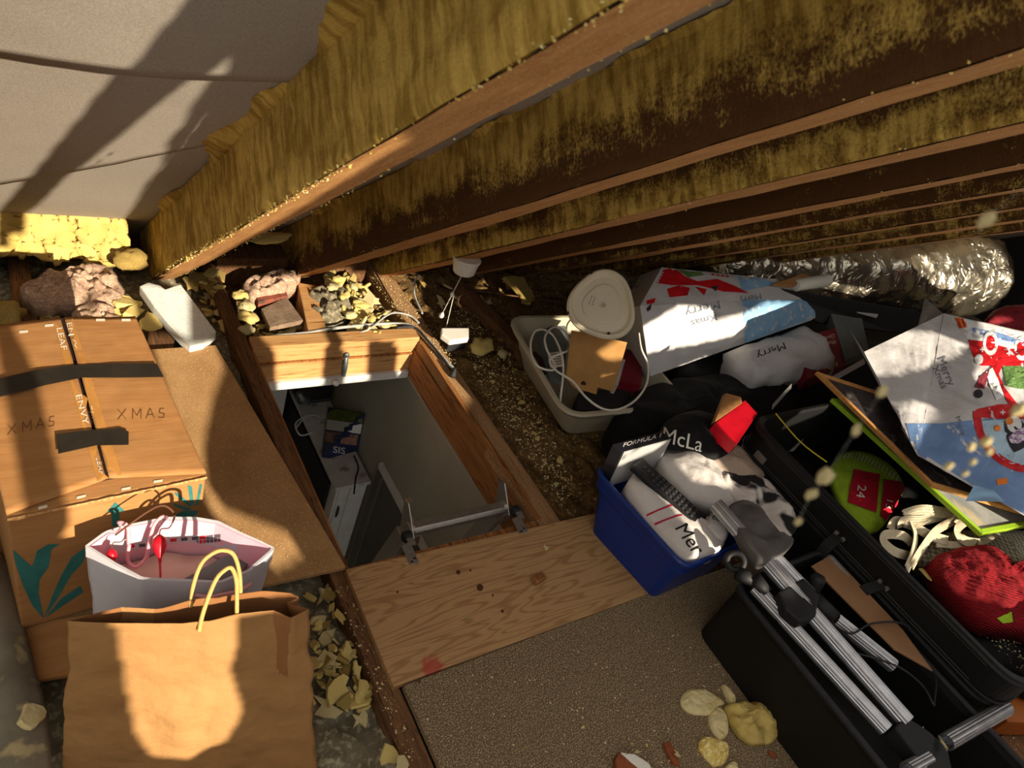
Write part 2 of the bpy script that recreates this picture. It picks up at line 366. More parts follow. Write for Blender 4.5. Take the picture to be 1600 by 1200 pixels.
# ------------------------------------------------------------------ rafters, with sprayed foam left on them
RX = [(-0.085, -0.018), (0.470, 0.545), (0.966, 1.040), (1.352, 1.432), (1.752, 1.826), (2.112, 2.195), (2.532, 2.612), (2.93, 3.0), (3.34, 3.42)]
rlab = ['rafter at the far left edge coated in pale foam', 'nearest rafter, thick with mustard foam, running to the top middle of the picture',
        'second rafter from the left, foam streaked, above the loft hatch', 'third rafter, mustard patches along its lower edge and the pull switch on it',
        'fourth rafter, darkest brown, just beyond the pull switch', 'fifth rafter, with a thin orange lower edge', 'sixth rafter, above the white plastic base',
        'seventh rafter, above the left gift bag', 'eighth rafter, lowest complete one over the foil roll', 'ninth rafter, mostly hidden behind nearer rafters', 'tenth rafter, mostly hidden above the foil roll', 'last rafter, beside the dark end wall']
ridge_y = -0.75
def rafter_side(i):
    """foam residue on timber: mottled mustard film over dark wood, in streaks square to the rafter"""
    m = bpy.data.materials.new('foam_on_timber'); m.use_nodes = True
    nt = m.node_tree; nd = nt.nodes; L = nt.links; b = nd['Principled BSDF']; b.inputs['Roughness'].default_value = .9; b.inputs['Specular IOR Level'].default_value = .15
    tc = nd.new('ShaderNodeTexCoord'); mp = nd.new('ShaderNodeMapping'); mp.inputs['Rotation'].default_value = (PITCH, 0, 0); L.new(tc.outputs['Object'], mp.inputs[0])
    def nz(sc, st, det=6):
        q = nd.new('ShaderNodeMapping'); q.inputs['Scale'].default_value = st; L.new(mp.outputs[0], q.inputs[0])
        n = nd.new('ShaderNodeTexNoise'); n.inputs['Scale'].default_value = sc; n.inputs['Detail'].default_value = det; n.inputs['Roughness'].default_value = .65; L.new(q.outputs[0], n.inputs['Vector']); return n
    def ma(op, x, y, z=None):
        k = nd.new('ShaderNodeMath'); k.operation = op
        for j, v in enumerate((x, y, z)):
            if v is None: continue
            if isinstance(v, (int, float)): k.inputs[j].default_value = v
            else: L.new(v, k.inputs[j])
        return k.outputs[0]
    blob, streak, fine = nz(5.5 + i, (1, 1, 1.6), 8), nz(9, (1, 6, 1.0), 5), nz(190, (1, 1, .7), 4)
    sep = nd.new('ShaderNodeSeparateXYZ'); L.new(mp.outputs[0], sep.inputs[0])
    g = ma('DIVIDE', sep.outputs[2], .196)
    f = ma('MULTIPLY_ADD', streak.outputs[0], .28, ma('MULTIPLY_ADD', fine.outputs[0], .72, blob.outputs[0]))
    grad, bias = [(0, 0), (.22, -.72), (.75, -1.34), (-.55, -.84), (-.15, -1.26), (-.2, -1.12), (-.2, -1.06), (-.2, -1.02)][min(i, 7)]
    f = ma('ADD', ma('MULTIPLY_ADD', g, grad, f), bias)
    r = nd.new('ShaderNodeMapRange'); r.inputs[1].default_value = -.12; r.inputs[2].default_value = .12; L.new(f, r.inputs[0])
    r2 = nd.new('ShaderNodeMapRange'); r2.inputs[1].default_value = .43; r2.inputs[2].default_value = .58; L.new(ma('MULTIPLY_ADD', streak.outputs[0], .6, ma('MULTIPLY', blob.outputs[0], .4)), r2.inputs[0])
    m1 = nd.new('ShaderNodeMix'); m1.data_type = 'RGBA'; m1.inputs[6].default_value = lin((150, 118, 48)); m1.inputs[7].default_value = lin((210, 176, 90)); L.new(r2.outputs[0], m1.inputs[0])
    m2 = nd.new('ShaderNodeMix'); m2.data_type = 'RGBA'; m2.inputs[6].default_value = lin((84, 55, 28)); L.new(m1.outputs[2], m2.inputs[7]); L.new(r.outputs[0], m2.inputs[0])
    L.new(m2.outputs[2], b.inputs['Base Color'])
    bp = nd.new('ShaderNodeBump'); bp.inputs['Strength'].default_value = 1.0; bp.inputs['Distance'].default_value = .007; L.new(ma('MULTIPLY_ADD', streak.outputs[0], 1.0, ma('MULTIPLY', fine.outputs[0], .6)), bp.inputs['Height']); L.new(bp.outputs[0], b.inputs['Normal'])
    return m
def rafter(i):
    x0, x1 = RX[i]; y0, y1 = 2.62 if i != 1 else 2.56, ridge_y
    t = thing('rafter', rlab[i], 'rafter', roofpt((x0 + x1) / 2, y0, 0), group='rafters of the roof slope')
    wob = lambda y, k: .006 * N3((x0, y, k), 1.6, i) + .002 * N3((x0, y, k), 9, i)
    n = 90
    rings = []
    for k in range(n + 1):
        y = y0 + (y1 - y0) * k / n
        rings.append([roofpt(x0 + wob(y, 0), y, .001 + wob(y, 3)), roofpt(x1 + wob(y, 1), y, .001 + wob(y, 4)), roofpt(x1 + wob(y, 1), y, .196), roofpt(x0 + wob(y, 0), y, .196)])
    MB().rings(rings, True, True, True).obj('timber', 'rafter_wood', t)
    # lower face, its paler colour standing in for the light on it
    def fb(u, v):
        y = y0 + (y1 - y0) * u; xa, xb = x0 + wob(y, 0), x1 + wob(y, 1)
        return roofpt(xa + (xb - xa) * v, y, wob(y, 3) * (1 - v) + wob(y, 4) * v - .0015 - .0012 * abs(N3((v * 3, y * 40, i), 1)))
    MB().grid(fb, 150, 4).obj('lower_face', 'rafter_edge_lit', t, smooth=True)
    if i == 0: return
    # sprayed foam left on the face that looks to the left: thin film, thicker towards the felt
    hi = i <= 3
    nu, nv = (340, 24) if hi else (120, 8)
    y2 = y1 + .35
    def ff(u, v):
        y = y0 + (y2 - y0) * u; s = v
        d = .0015 + (.006 if hi else .003) * max(0, FR((y, s * .18, i), 16, 4, 2) + .3) + (.005 * abs(N3((y * 55, s * 2.5, 0), 1, i)) if i == 1 else 0)
        if i == 1 and s > .5 and y < 1.5: d += .07 * max(0, N3((y * 4.2, 0, 1), 1, 5)) * (s - .5) / .5
        if s < .04: d *= .2
        return roofpt(x0 - d + wob(y, 0), y, .001 + .194 * s)
    MB().grid(ff, nu, nv).obj('foam_film', rafter_side(i), t, smooth=True)
    if i in (1, 2):                                     # tongues of foam reaching onto the felt
        def tongue(u, v):
            y = .25 + 1.9 * u; w_ = .004 + (.075 if i == 1 else .03) * max(0, N3((y * 5.5, 0, 0), 1, 7 + i) + .12) + .014 * abs(N3((y * 24, 0, 0), 1, 2))
            return roofpt(x0 + .004 - w_ * v, y, .192 - .012 * math.sin(math.pi * min(1, v + .25)) + .008 * v + .003 * N3((y, v, 0), 40))
        MB().grid(tongue, 240, 6).obj('foam_tongues', rafter_side(1), t, smooth=True)
    # ragged foam fringe along the lower arris
    if i <= 5:
        rnd = random.Random(40 + i); m = MB()
        for k in range(2200 if i == 1 else 500):
            y = rnd.uniform(.25, 2.5)
            dens = (FR((y, i, 0), 3.5, 3, 1) + .25)
            if i == 1: dens = .6 if (1.0 < y < 2.4 or .45 < y < .75) else .12
            if rnd.random() > dens: continue
            side = rnd.random() < .8; r = rnd.uniform(.0008, .0032) * (1.0 if i == 1 else .8)
            c = roofpt((x0 if side else x1) + wob(y, 0) + rnd.uniform(-.005, .010), y, rnd.uniform(-.004, .009))
            a = V((rnd.uniform(-1, 1), rnd.uniform(-1, 1), rnd.uniform(-1, 1))).normalized(); b_ = a.orthogonal().normalized(); c_ = a.cross(b_)
            m.add([c + a * r * 1.5, c - a * r, c + b_ * r, c - b_ * r * .8, c + c_ * r, c - c_ * r], [(0, 2, 4), (0, 4, 3), (0, 3, 5), (0, 5, 2), (1, 4, 2), (1, 3, 4), (1, 5, 3), (1, 2, 5)])
        if m.v: m.obj('foam_fringe', 'foam', t, kind='stuff')
for i in range(len(RX)): rafter(i)

# ------------------------------------------------------------------ rear slope behind the camera: unseen sheet cut to shape the sun patches
def sunab(p): return (p.x - SUN.x / SUN.y * p.y, p.z - SUN.z / SUN.y * p.y)
fz = lambda z: (lambda x, y: F(x, y, z))
fel = lambda x, y: RF(x, y, .195)
fY = lambda Y: (lambda x, y: PY(x, y, Y))
bagn = V((.095, .363, 0)).normalized()
brownf = lambda x, y: PN(x, y, (.047, .755, .4), V((.0955, .3648, .03)).normalized())
LIT = [
    (fel, [(-90, 420), (-90, -90), (380, -90), (290, 0), (0, 330)]),
    (fel, [(-20, 385), (60, 322), (130, 260), (200, 207), (270, 152), (300, 130), (354, 90), (348, 112), (305, 168), (292, 195), (265, 222), (258, 262), (232, 290), (215, 314), (195, 345), (100, 356), (20, 362)]),
    (lambda x, y: RF(x, y, 0), [(250, 432), (420, 330), (560, 245), (620, 207), (632, 222), (572, 260), (432, 346), (262, 442)]),
    (fY(2.5), [(10, 362), (205, 345), (215, 395), (170, 410), (120, 420), (15, 432)]),
    (fz(.08), [(30, 432), (115, 420), (122, 470), (40, 470)]), (fz(.05), [(150, 430), (205, 440), (225, 545), (140, 540)]),
    (fz(.40), [(28, 505), (96, 480), (245, 480), (335, 745), (105, 790), (48, 560)]),
    (fz(.40), [(-90, 500), (-12, 510), (38, 800), (-90, 830)]),
    (fY(1.03), [(108, 770), (330, 735), (335, 800), (105, 850)]),
    (fz(.02), [(236, 530), (332, 530), (350, 575), (332, 620), (318, 690), (322, 750), (350, 795), (450, 832), (470, 868), (430, 890), (330, 800), (300, 720)]),
    (fz(.36), [(125, 850), (245, 800), (350, 800), (440, 850), (430, 895), (300, 940), (190, 920), (125, 890)]),
    (brownf, [(186, 930), (390, 920), (366, 1000), (348, 1030), (356, 1075), (322, 1110), (270, 1132), (215, 1134), (196, 1110), (188, 1050)]),
    (fz(.0), [(345, 425), (425, 425), (470, 470), (512, 545), (430, 550), (385, 505)]),
    (fz(.0), [(480, 436), (505, 436), (578, 545), (540, 548), (508, 500)]),
    (fz(.0), [(548, 430), (670, 430), (725, 590), (690, 590), (655, 545), (622, 545), (592, 470)]),
    (fz(.03), [(345, 425), (475, 425), (522, 495), (505, 535), (420, 540)]), (fz(.03), [(512, 425), (565, 425), (606, 470), (655, 535), (580, 538)]),
    (fY(1.905), [(430, 540), (508, 535), (501, 600), (432, 612)]),
    (fY(1.905), [(540, 532), (575, 530), (572, 592), (535, 598)]),
    (fY(1.905), [(624, 525), (660, 522), (654, 572), (618, 585)]),
    (fz(.06), [(210, 440), (285, 435), (302, 535), (250, 505)]),
    (fz(.32), [(995, 520), (1005, 462), (1070, 470), (1110, 500), (1160, 462), (1240, 468), (1292, 488), (1225, 520), (1160, 545), (1030, 592), (1010, 580)]),
    (fz(.26), [(1026, 702), (1085, 695), (1130, 735), (1120, 752), (1060, 740)]),
    (fz(.29), [(960, 675), (1005, 672), (1015, 700), (990, 735), (965, 735)]),
    (fz(.22), [(978, 740), (1000, 735), (1075, 830), (1130, 845), (1120, 870), (1070, 868), (1030, 800)]),
    (fz(.37), [(1115, 655), (1165, 622), (1185, 650), (1150, 695)]),
    (fz(.31), [(1185, 862), (1240, 848), (1262, 888), (1215, 880)]),
    (fz(.20), [(1288, 735), (1322, 708), (1326, 752), (1322, 780), (1352, 795), (1352, 812), (1330, 800), (1355, 835), (1330, 830)]),
    (fz(.52), [(1408, 690), (1440, 630), (1475, 640), (1485, 700), (1490, 770), (1450, 740)]),
    (fz(.57), [(1498, 485), (1620, 505), (1620, 640), (1545, 600)]),
    (fz(.26), [(1395, 800), (1470, 790), (1530, 840), (1610, 835), (1610, 990), (1560, 960), (1480, 905), (1440, 915)]),
    (fz(.38), [(1450, 760), (1590, 770), (1600, 840), (1535, 842)]),
    (fY(1.9), [(1385, 400), (1540, 375), (1545, 470), (1440, 482)]),
]
LITAB = []
for fn_, pg in LIT:
    q = [sunab(fn_(*p)) for p in pg]
    LITAB.append((q, min(a for a, b in q), max(a for a, b in q), min(b for a, b in q), max(b for a, b in q)))
def is_lit(a, b):
    for q, a0, a1, b0, b1 in LITAB:
        if a0 <= a <= a1 and b0 <= b <= b1:
            c = False; n = len(q)
            for i in range(n):
                (x1, y1), (x2, y2) = q[i], q[i - 1]
                if (y1 > b) != (y2 > b) and a < (x2 - x1) * (b - y1) / (y2 - y1) + x1: c = not c
            if c: return True
    return False
ry, rz = -0.80, (EAVE + .80) * math.tan(PITCH)          # ridge line
def rear(a, b):                                         # point of the rear slope on the sun ray (a, b)
    k = math.tan(PITCH); s = SUN.z / SUN.y
    y = (b - rz + k * ry) / (k - s)
    return V((a + SUN.x / SUN.y * y, y, b + s * y))
rear_mask = thing('sun_mask_rear', 'unseen sheet added on the rear slope, cut to shape the sunlit patches', None, (1.5, -2.3, .9), kind='structure')
A0, A1, B0, B1 = -1.4, 6.6, -0.6, 2.02
def cover(m, a0, a1, b0, b1, n, deep):
    for i in range(n[0]):
        for j in range(n[1]):
            x0, x1 = a0 + (a1 - a0) * i / n[0], a0 + (a1 - a0) * (i + 1) / n[0]; y0, y1 = b0 + (b1 - b0) * j / n[1], b0 + (b1 - b0) * (j + 1) / n[1]
            if deep:
                k = [is_lit(x0 + (x1 - x0) * p / 6, y0 + (y1 - y0) * q / 6) for p in range(7) for q in range(7)]
                if any(k):
                    if not all(k): cover(m, x0, x1, y0, y1, (10, 10), False)
                    continue
            elif is_lit((x0 + x1) / 2, (y0 + y1) / 2): continue
            m.add([rear(x0, y0), rear(x1, y0), rear(x1, y1), rear(x0, y1)], [(0, 1, 2, 3)])
cv = MB(); cover(cv, A0, A1, B0, B1, (160, 52), True)
cv.obj('mask_sheet', 'felt', rear_mask)
MB().box(-1.8, 6.5, -3.0, -2.9, -.3, .95).obj('eaves_wall', 'brick', rear_mask)

# ------------------------------------------------------------------ outer walls of the loft
MB().box(6.3, 6.4, -3, 3.0, -.3, 3).obj('wall_right', 'dark_wall', kind='structure', label='dark end wall of the loft beyond the foil roll')
MB().box(-1.8, -1.7, -3, 3.0, -.3, 1.2).obj('wall_left', 'plaster', kind='structure', label='low end wall of the loft outside the picture')
MB().box(-1.8, 6.4, 2.80, 2.95, -.3, .12).obj('wall_far', 'brick', kind='structure', label='brick eaves wall under the felt')

# ------------------------------------------------------------------ joists, insulation, boards
def joist(x0, x1, y0, y1, label, zt=0.0, zb=-.15, m='joist_wood', name='joist', rotm=None):
    b = MB(); n = 24; rr = []
    for k in range(n + 1):
        y = y0 + (y1 - y0) * k / n; w1, w2 = .003 * N3((x0, y, 0), 3), .003 * N3((x1, y, 5), 3)
        rr.append([V((x0 + w1, y, zb)), V((x1 + w2, y, zb)), V((x1 + w2, y, zt + w1 * .5)), V((x0 + w1, y, zt + w2 * .5))])
    return b.rings(rr, True, True, True).obj(name, m, label=label, cat=name, group='floor timbers', bevel=.002, seg=1)
joist(.638, .688, -1.2, 2.62, 'long brown joist along the left side of the loft hatch')
joist(1.325, 1.405, .3, 2.62, 'dusty joist along the right side of the loft hatch, paled for sunlight', m='joist_sunlit')
joist(.035, .095, -.6, 2.62, 'joist under the taped cardboard box, showing only behind it', zt=-.02)
joist(1.93, 2.0, -1.2, 2.62, 'joist hidden under the plastic tub and boxes', zt=-.03)
joist(2.6, 2.67, -1.2, 2.62, 'joist under the pile of gift bags', zt=-.03)
MB().obox((.962, 2.10, -.03), (.033, -.012, 0), (.035, .18, .0), (0, 0, .045)).obj('noggin', 'new_pine', label='short pale timber running from the hatch lining to the eaves', cat='timber', bevel=.003)
MB().obox((.425, 2.02, -.03), (.038, -.01, 0), (.022, .095, .0), (0, 0, .03)).obj('timber_offcut', 'joist_wood', label='short speckled timber offcut behind the hardboard sheet', cat='timber', bevel=.003)
MB().obox((1.75, 1.96, -.01), (.045, -.30, -.0), (.028, .005, 0), (0, 0, .03)).obj('loose_batten', 'joist_wood', label='dark loose batten lying across the gold insulation left of the tub', cat='timber', bevel=.003)

def bay(x0, x1, y0, y1, z, amp, m, name, label, fs=14, step=.016, cover=None):
    nu, nv = max(4, int((x1 - x0) / step)), max(4, int((y1 - y0) / step))
    def fn(u, v):
        x, y = x0 + (x1 - x0) * u, y0 + (y1 - y0) * v
        zz = z + amp * FR((x, y, 0), fs, 5, x0) + amp * .7 * abs(N3((x, y, 1), fs * 2.5))
        return V((x, y, zz))
    return MB().grid(fn, nu, nv).obj(name, m, smooth=True, kind='stuff', label=label, cat='insulation')
bay(.095, .645, -.6, 2.62, -.07, .028, 'wool_grey', 'loose_insulation', 'grey loose fill insulation between the joists beside the brown bag', 12)
bay(.688, 1.33, 1.93, 2.70, -.085, .03, 'wool_gold', 'loose_insulation', 'crumbled insulation in the eaves behind the loft hatch', 13)
bay(1.40, 2.62, .5, 2.75, -.05, .026, 'wool_gold', 'loose_insulation', 'golden brown crumbled insulation between the hatch and the plastic tub', 14)
bay(-.75, .04, -.6, 2.62, -.06, .02, 'wool_grey', 'loose_insulation', 'loose fill insulation at the far left edge', 12, .03)
bay(2.6, 6.3, -1.2, 2.8, -.06, .03, 'wool_grey', 'loose_insulation', 'dark loose insulation under the gift bags', 10, .05)

# boards
MB().slab([F(245, 545, .02), F(337, 539, .02), F(541, 886, .02), F(360, 925, .02), V((.02, 1.03, .02)), V((.02, 1.93, .02))], (0, 0, -1), .014).obj('hardboard_sheet', 'hardboard', label='light brown hardboard sheet lying between the taped box and the hatch', cat='board', bevel=.0015, seg=1)
MB().slab([(.692, .628, .018), (.70, -1.1, .018), (2.7, -1.1, .018), (2.7, .60, .018), (1.5, .628, .018)], (0, 0, -1), .018).obj('floor', 'chipboard', kind='structure', label='dark grey brown chipboard floor panel in front of the plank')
pl = [F(540, 889, .022), F(925, 792, .022), F(1000, 932, .022), F(615, 1072, .022)]
pk = MB().slab([pl[0], pl[1] + V((.12, -.03, 0)), pl[2] + V((.12, 0, 0)), pl[3]], (0, 0, -1), .022).obj('plank', 'plank_wood', label='wide pine plank across the near edge of the hatch, red stain in its corner', cat='plank', bevel=.002, seg=1)

# ------------------------------------------------------------------ hatch lining and the ceiling below
HX0, HX1, HY0, HY1, HZ = .69, 1.315, .985, 1.905, -.165
lin_ = thing('trim_1', 'pine lining of the loft hatch opening', None, (1.0, 1.45, HZ), kind='structure')
MB().box(HX0 - .0, HX1 + .01, HY1, HY1 + .022, HZ + .02, .0).obj('far_board', 'new_pine', lin_, bevel=.003)
MB().box(HX0, HX1 + .01, HY1 - .010, HY1 + .03, -.058, -.052).obj('shadow_groove', 'lining_wood', lin_)
MB().box(HX0, HX1 + .012, HY1 + .0, HY1 + .062, -.002, .018).obj('far_cap', 'new_pine', lin_, bevel=.004)
MB().box(HX1, HX1 + .022, HY0, HY1, HZ, -.045).obj('right_board', 'lining_wood', lin_, bevel=.003)
MB().box(HX1 + .010, HX1 + .028, HY0, HY1 + .03, -.09, .004).obj('right_ledge', 'lining_wood', lin_, bevel=.003)
MB().box(HX0 - .006, HX0 + .004, HY0, HY1, HZ, -.002).obj('left_board', 'lining_wood', lin_, bevel=.002)
MB().box(HX0, HX1, HY0 - .02, HY0, HZ, 0).obj('near_board', 'lining_wood', lin_)
MB().box(HX0, HX1, HY1 - .016, HY1 + .02, HZ - .012, HZ + .022).obj('white_stop', 'white_paint', lin_, bevel=.003)
cb = MB()
for (a, b_, c, d) in ((-.9, HX0, -1.5, 3.0), (HX1, 2.6, -1.5, 3.0), (HX0, HX1, -1.5, HY0 - .02), (HX0, HX1, HY1 + .02, 3.0)): cb.box(a, b_, c, d, HZ - .012, HZ)
lower = thing('ceiling', 'plasterboard ceiling of the room below with the hatch cut in it', None, (1.0, 1.4, HZ), kind='structure')
cb.obj('plasterboard', 'plaster', lower)
# latch plate on the far board
lt = thing('hatch_catch', 'grey metal catch on the far pine board of the hatch', 'catch', (.985, HY1 - .006, -.12))
p0 = PY(541, 552, HY1 - .004); p1 = PY(536, 590, HY1 - .004)
MB().tube([p0, p0 * .4 + p1 * .6 + V((0, -.004, 0)), p1], [.011, .011, .008], 8).obj('arm', mat('zinc', (132, 140, 140), (104, 112, 112), 60, .45, metal=.7), lt, smooth=True)
MB().lathe(PY(541, 554, HY1 - .004), (0, -1, 0), [(.011, 0), (.011, .008), (.006, .012)], 12).obj('pivot', 'zinc', lt)
MB().lathe(PY(524, 597, HY1 - .02), (0, -1, .2), [(.014, 0), (.012, .012), (.007, .018)], 12).obj('keeper', 'white_paint', lt, smooth=True)

# ------------------------------------------------------------------ the room below
WX, WY = 1.345, 2.78
MB().box(WX, WX + .05, -1.5, WY, -2.6, HZ - .012).obj('wall_below_right', 'plaster', kind='structure', label='pale wall of the room below on the right')
MB().box(-.9, WX + .05, WY, WY + .05, -2.6, HZ - .012).obj('wall_below_far', 'plaster', kind='structure', label='pale far wall of the room below')
MB().box(-.95, -.9, -1.5, WY, -2.6, HZ - .012).obj('wall_below_left', 'plaster', kind='structure', label='pale left wall of the room below')
MB().box(-.95, WX + .05, -1.55, WY, -2.65, -2.6).obj('floor_below', mat('carpet', (92, 84, 76), (74, 68, 62), 90, .95, .5, 200), kind='structure', label='dim carpeted floor of the room below')
wb = thing('added_window', 'window opening added out of view to let sky light into the room below', None, (.35, -1.5, -1.4), kind='structure')  # unseen opening added so that sky light reaches the room
MB().box(-.9, -.5, -1.55, -1.5, -2.6, HZ).obj('wall_pier', 'plaster', wb); MB().box(1.2, WX + .05, -1.55, -1.5, -2.6, HZ).obj('wall_pier', 'plaster', wb)
MB().box(-.5, 1.2, -1.55, -1.5, -2.6, -1.7).obj('wall_apron', 'plaster', wb)
# door casing head on the right wall of the room below
mat('door_grey', (98, 94, 84), (84, 80, 72), 3, .8)
dh = thing('door_1', 'doorway with pale casing in the room below, its shade a grey panel', None, (WX - .01, 1.9, -1.2), kind='structure')
q0, q1 = PX(595, 722, WX - .012), PX(660, 846, WX - .012)
MB().box(WX - .02, WX, q1.y - .5, q0.y, q0.z - .035, q0.z).obj('casing', 'white_paint', dh, bevel=.003)
MB().box(WX - .02, WX, q0.y - .05, q0.y, -2.6, q0.z - .05).obj('casing', 'door_grey', dh, bevel=.003)
MB().box(WX - .006, WX - .001, q1.y - .5, q0.y - .05, -2.6, q0.z - .05).obj('opening', 'door_grey', dh)  # flat grey panel standing in for the dark of the doorway
# white cabinet
CT = -.865
cab = thing('cabinet', 'white cabinet with marble pattern top seen through the hatch', 'cabinet', (1.3, 2.2, -1.6))
mat('marble', (214, 208, 200), (190, 182, 174), 9, .35, c3=(150, 140, 134), s3=16, amt3=.1)
cx0, cx1, cy0, cy1 = 1.16, 1.335, 1.94, 2.74
MB().box(cx0, cx1, cy0, cy1, CT - .02, CT).obj('top', 'marble', cab, bevel=.003)
MB().box(cx0 + .02, cx1 - .005, cy0 + .02, cy1, -1.7, CT - .02).obj('body', 'white_paint', cab)
cdoor = MB().box(cx0 + .03, cx0 + .08, cy0 + .012, cy0 + .02, -1.65, CT - .03).obj('door', 'white_paint', cab, bevel=.002)
dr = MB().box(cx0 + .085, cx1 - .01, cy0 + .012, cy0 + .02, -1.65, CT - .03).obj('door', 'white_paint', cab, bevel=.002)
MB().box(cx0 + .005, cx0 + .019, cy0 + .08, cy1, -1.65, CT - .06).obj('side_shade', 'dark_wall', cab)  # dark panel standing in for the shade inside the open side
hd = PY(528, 790, cy0 + .01); MB().tube([hd + V((0, -.01, .0)), hd + V((0, -.014, -.035)), hd + V((0, -.008, -.07))], .005, 6).obj('handle', 'dark_wall', cdoor)
# tall pale cupboard front on the left, with seams
cup = thing('cupboard', 'tall dim cupboard front on the left below the hatch', 'cupboard', (.95, 2.0, -2.6))
for k in range(3): MB().box(.80 + k * .115, .91 + k * .115, 2.60, 2.64, -2.6, -.62).obj('panel', 'white_paint', cup, bevel=.003)
MB().box(.80, 1.14, 2.64, 2.75, -2.6, -.6).obj('carcass', 'dark_wall', cup)
# things on the cabinet top
mat('game_blue', (44, 52, 92), (30, 36, 70), 8, .35); mat('game_green', (126, 140, 44), (80, 92, 30), 30, .4); mat('game_skin', (178, 132, 112), (120, 82, 70), 30, .4); mat('white_print', (226, 226, 222))
gb = thing('game_box', 'blue and green printed game box lying on the cabinet top', 'box', (1.27, 2.12, CT))
g4 = [F(503, 714, CT + .02), PX(553, 722, 1.335), PX(569, 645, 1.335), F(513, 636, CT + .02)]
bx_ = MB().slab(g4, (.5, 0, -.4), .012).obj('body', 'game_blue', gb, bevel=.002)
decal('cover_print', [[(513, 637), (568, 646), (566, 662), (511, 654)]], [bx_], 'game_green', gb)
decal('cover_print', [[(511, 655), (566, 663), (563, 678), (509, 671)]], [bx_], 'white_print', gb)
decal('cover_print', [[(509, 674), (560, 680), (557, 696), (507, 690)]], [bx_], 'game_skin', gb)
lettering('SIS', (530, 704), (17, 2.5), (1.5, -14), [bx_], 'white_print', gb)
pr = thing('printer', 'dark office machine at the back of the cabinet top', 'printer', (1.2, 2.46, CT))
MB().box(1.17, 1.33, 2.5, 2.7, CT, CT + .12).obj('body', 'dark_wall', pr, bevel=.01); MB().box(1.18, 1.32, 2.49, 2.5, CT + .02, CT + .03).obj('paper_slot', 'zinc', pr)
lh = [F(462, 622, CT + .2), F(484, 628, CT + .2)]
MB().tube([PY(466, 614, 2.4), PY(474, 624, 2.4), PY(484, 628, 2.4)], [.012, .02, .016], 10).obj('lamp_head', 'zinc', label='small chrome lamp head beside the dark machine', cat='lamp', smooth=True)
cbx = [F(463, 668, CT + .004), F(480, 650, CT + .02), F(500, 652, CT + .004), F(492, 672, CT + .004), F(470, 680, CT + .01), F(462, 662, CT + .02), F(480, 648, CT + .004)]
MB().tube(smoothpath(cbx, 6), .004, 6).obj('white_cable', 'white_paint', label='white cable coiled on the cabinet top', cat='cable', smooth=True)
cbk = [F(553, 712, CT + .005), F(560, 730, CT + .006), F(556, 748, CT + .006), F(553, 772, CT - .02)]
MB().tube(smoothpath(cbk, 6), .004, 6).obj('black_cable', 'dark_wall', label='black cable hanging over the cabinet end', cat='cable', smooth=True)
# ------------------------------------------------------------------ taped cardboard box
mat('cardboard', (172, 124, 74), (160, 112, 64), 6, .85, .12, 30, stretch=(1, 10, 10), c3=(160, 108, 58), s3=10, amt3=.05)
mat('cardboard_edge', (206, 160, 104), (150, 104, 62), 200, .9)
mat('black_tape', (34, 30, 26), (50, 44, 36), 6, .42, .25, 40)
mat('brown_tape', (188, 134, 72), (176, 122, 60), 12, .35)
mat('print_white', (226, 214, 190)); mat('print_teal', (54, 122, 116), (44, 104, 100), 30, .7); mat('pencil', (104, 66, 38))
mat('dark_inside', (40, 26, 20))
BT = .40
bc = dict(FL=V((-.024, 1.02, BT)), FR=V((.318, 1.045, BT)), BR=V((.273, 1.59, BT)), BL=V((-.075, 1.565, BT)))
box = thing('cardboard_box', 'brown cardboard box with black tape strips across its top', 'box', (.12, 1.3, .03))
dn = V((0, 0, -.37))
bw = MB()
ring_o = [bc['FL'], bc['FR'], bc['BR'], bc['BL']]
bw.hexa([p + dn for p in ring_o] + [p - V((0, 0, .006)) for p in ring_o])
bbody = bw.obj('body', 'cardboard', box, bevel=.004)
s0, s1 = F(97, 497, BT), F(168, 748, BT)                # the seam between the flaps, back and front
def flap(a, b, c, d, bulge, seed):
    def fn(u, v):
        p = (a * (1 - u) + b * u) * (1 - v) + (d * (1 - u) + c * u) * v
        z = .003 + bulge * math.sin(math.pi * v) * (u if seed == 1 else 1 - u) + .0016 * N3(p, 16, seed) + .0012 * N3(p, 45, seed)
        return p + V((0, 0, z))
    return MB().grid(fn, 26, 34).obj('top_flap', 'cardboard', box, smooth=True, solid=.004)
ux = (bc['FR'] - bc['FL']).normalized()
jit = .004
fl_ = flap(bc['FL'], s1 - ux * .003, s0 - ux * jit, bc['BL'], .006, 1)
fr_ = flap(s1 + ux * .003, bc['FR'], bc['BR'], s0 + ux * jit, .008, 2)
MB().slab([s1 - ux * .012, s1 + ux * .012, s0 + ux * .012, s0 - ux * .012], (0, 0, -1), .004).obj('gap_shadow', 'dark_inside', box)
# front flap edge torn open
fa, fb_ = bc['FL'] + V((0, -.002, -.004)), bc['FR'] + V((0, -.002, -.004))
def fedge(u, v):
    p = fa.lerp(fb_, u); return p + V((0, -.003 - .005 * v * (.5 + N3((u * 9, 0, 0), 1, 3)), -.004 * v + .002 * N3((u * 30, v, 0), 1)))
MB().grid(fedge, 50, 3).obj('torn_edge', 'cardboard_edge', box, solid=.002)
tg = [fl_, fr_, bbody]
decal('brown_tape_strip', [[(84, 503), (113, 497), (190, 742), (152, 752)]], [fl_, fr_], 'brown_tape', box, off=.0006, L=20)
def band(name, pg, mt, off=.002, L=10): return decal(name, [pg], tg, mt, box, off=0, L=L, plane=((0, 0, BT + .0105 + off), (0, 0, 1)))
band('black_tape_strip', [(-25, 596), (0, 591), (60, 577), (112, 570), (170, 568), (245, 568), (256, 589), (200, 590), (128, 590), (70, 602), (0, 620), (-25, 628)], 'black_tape')
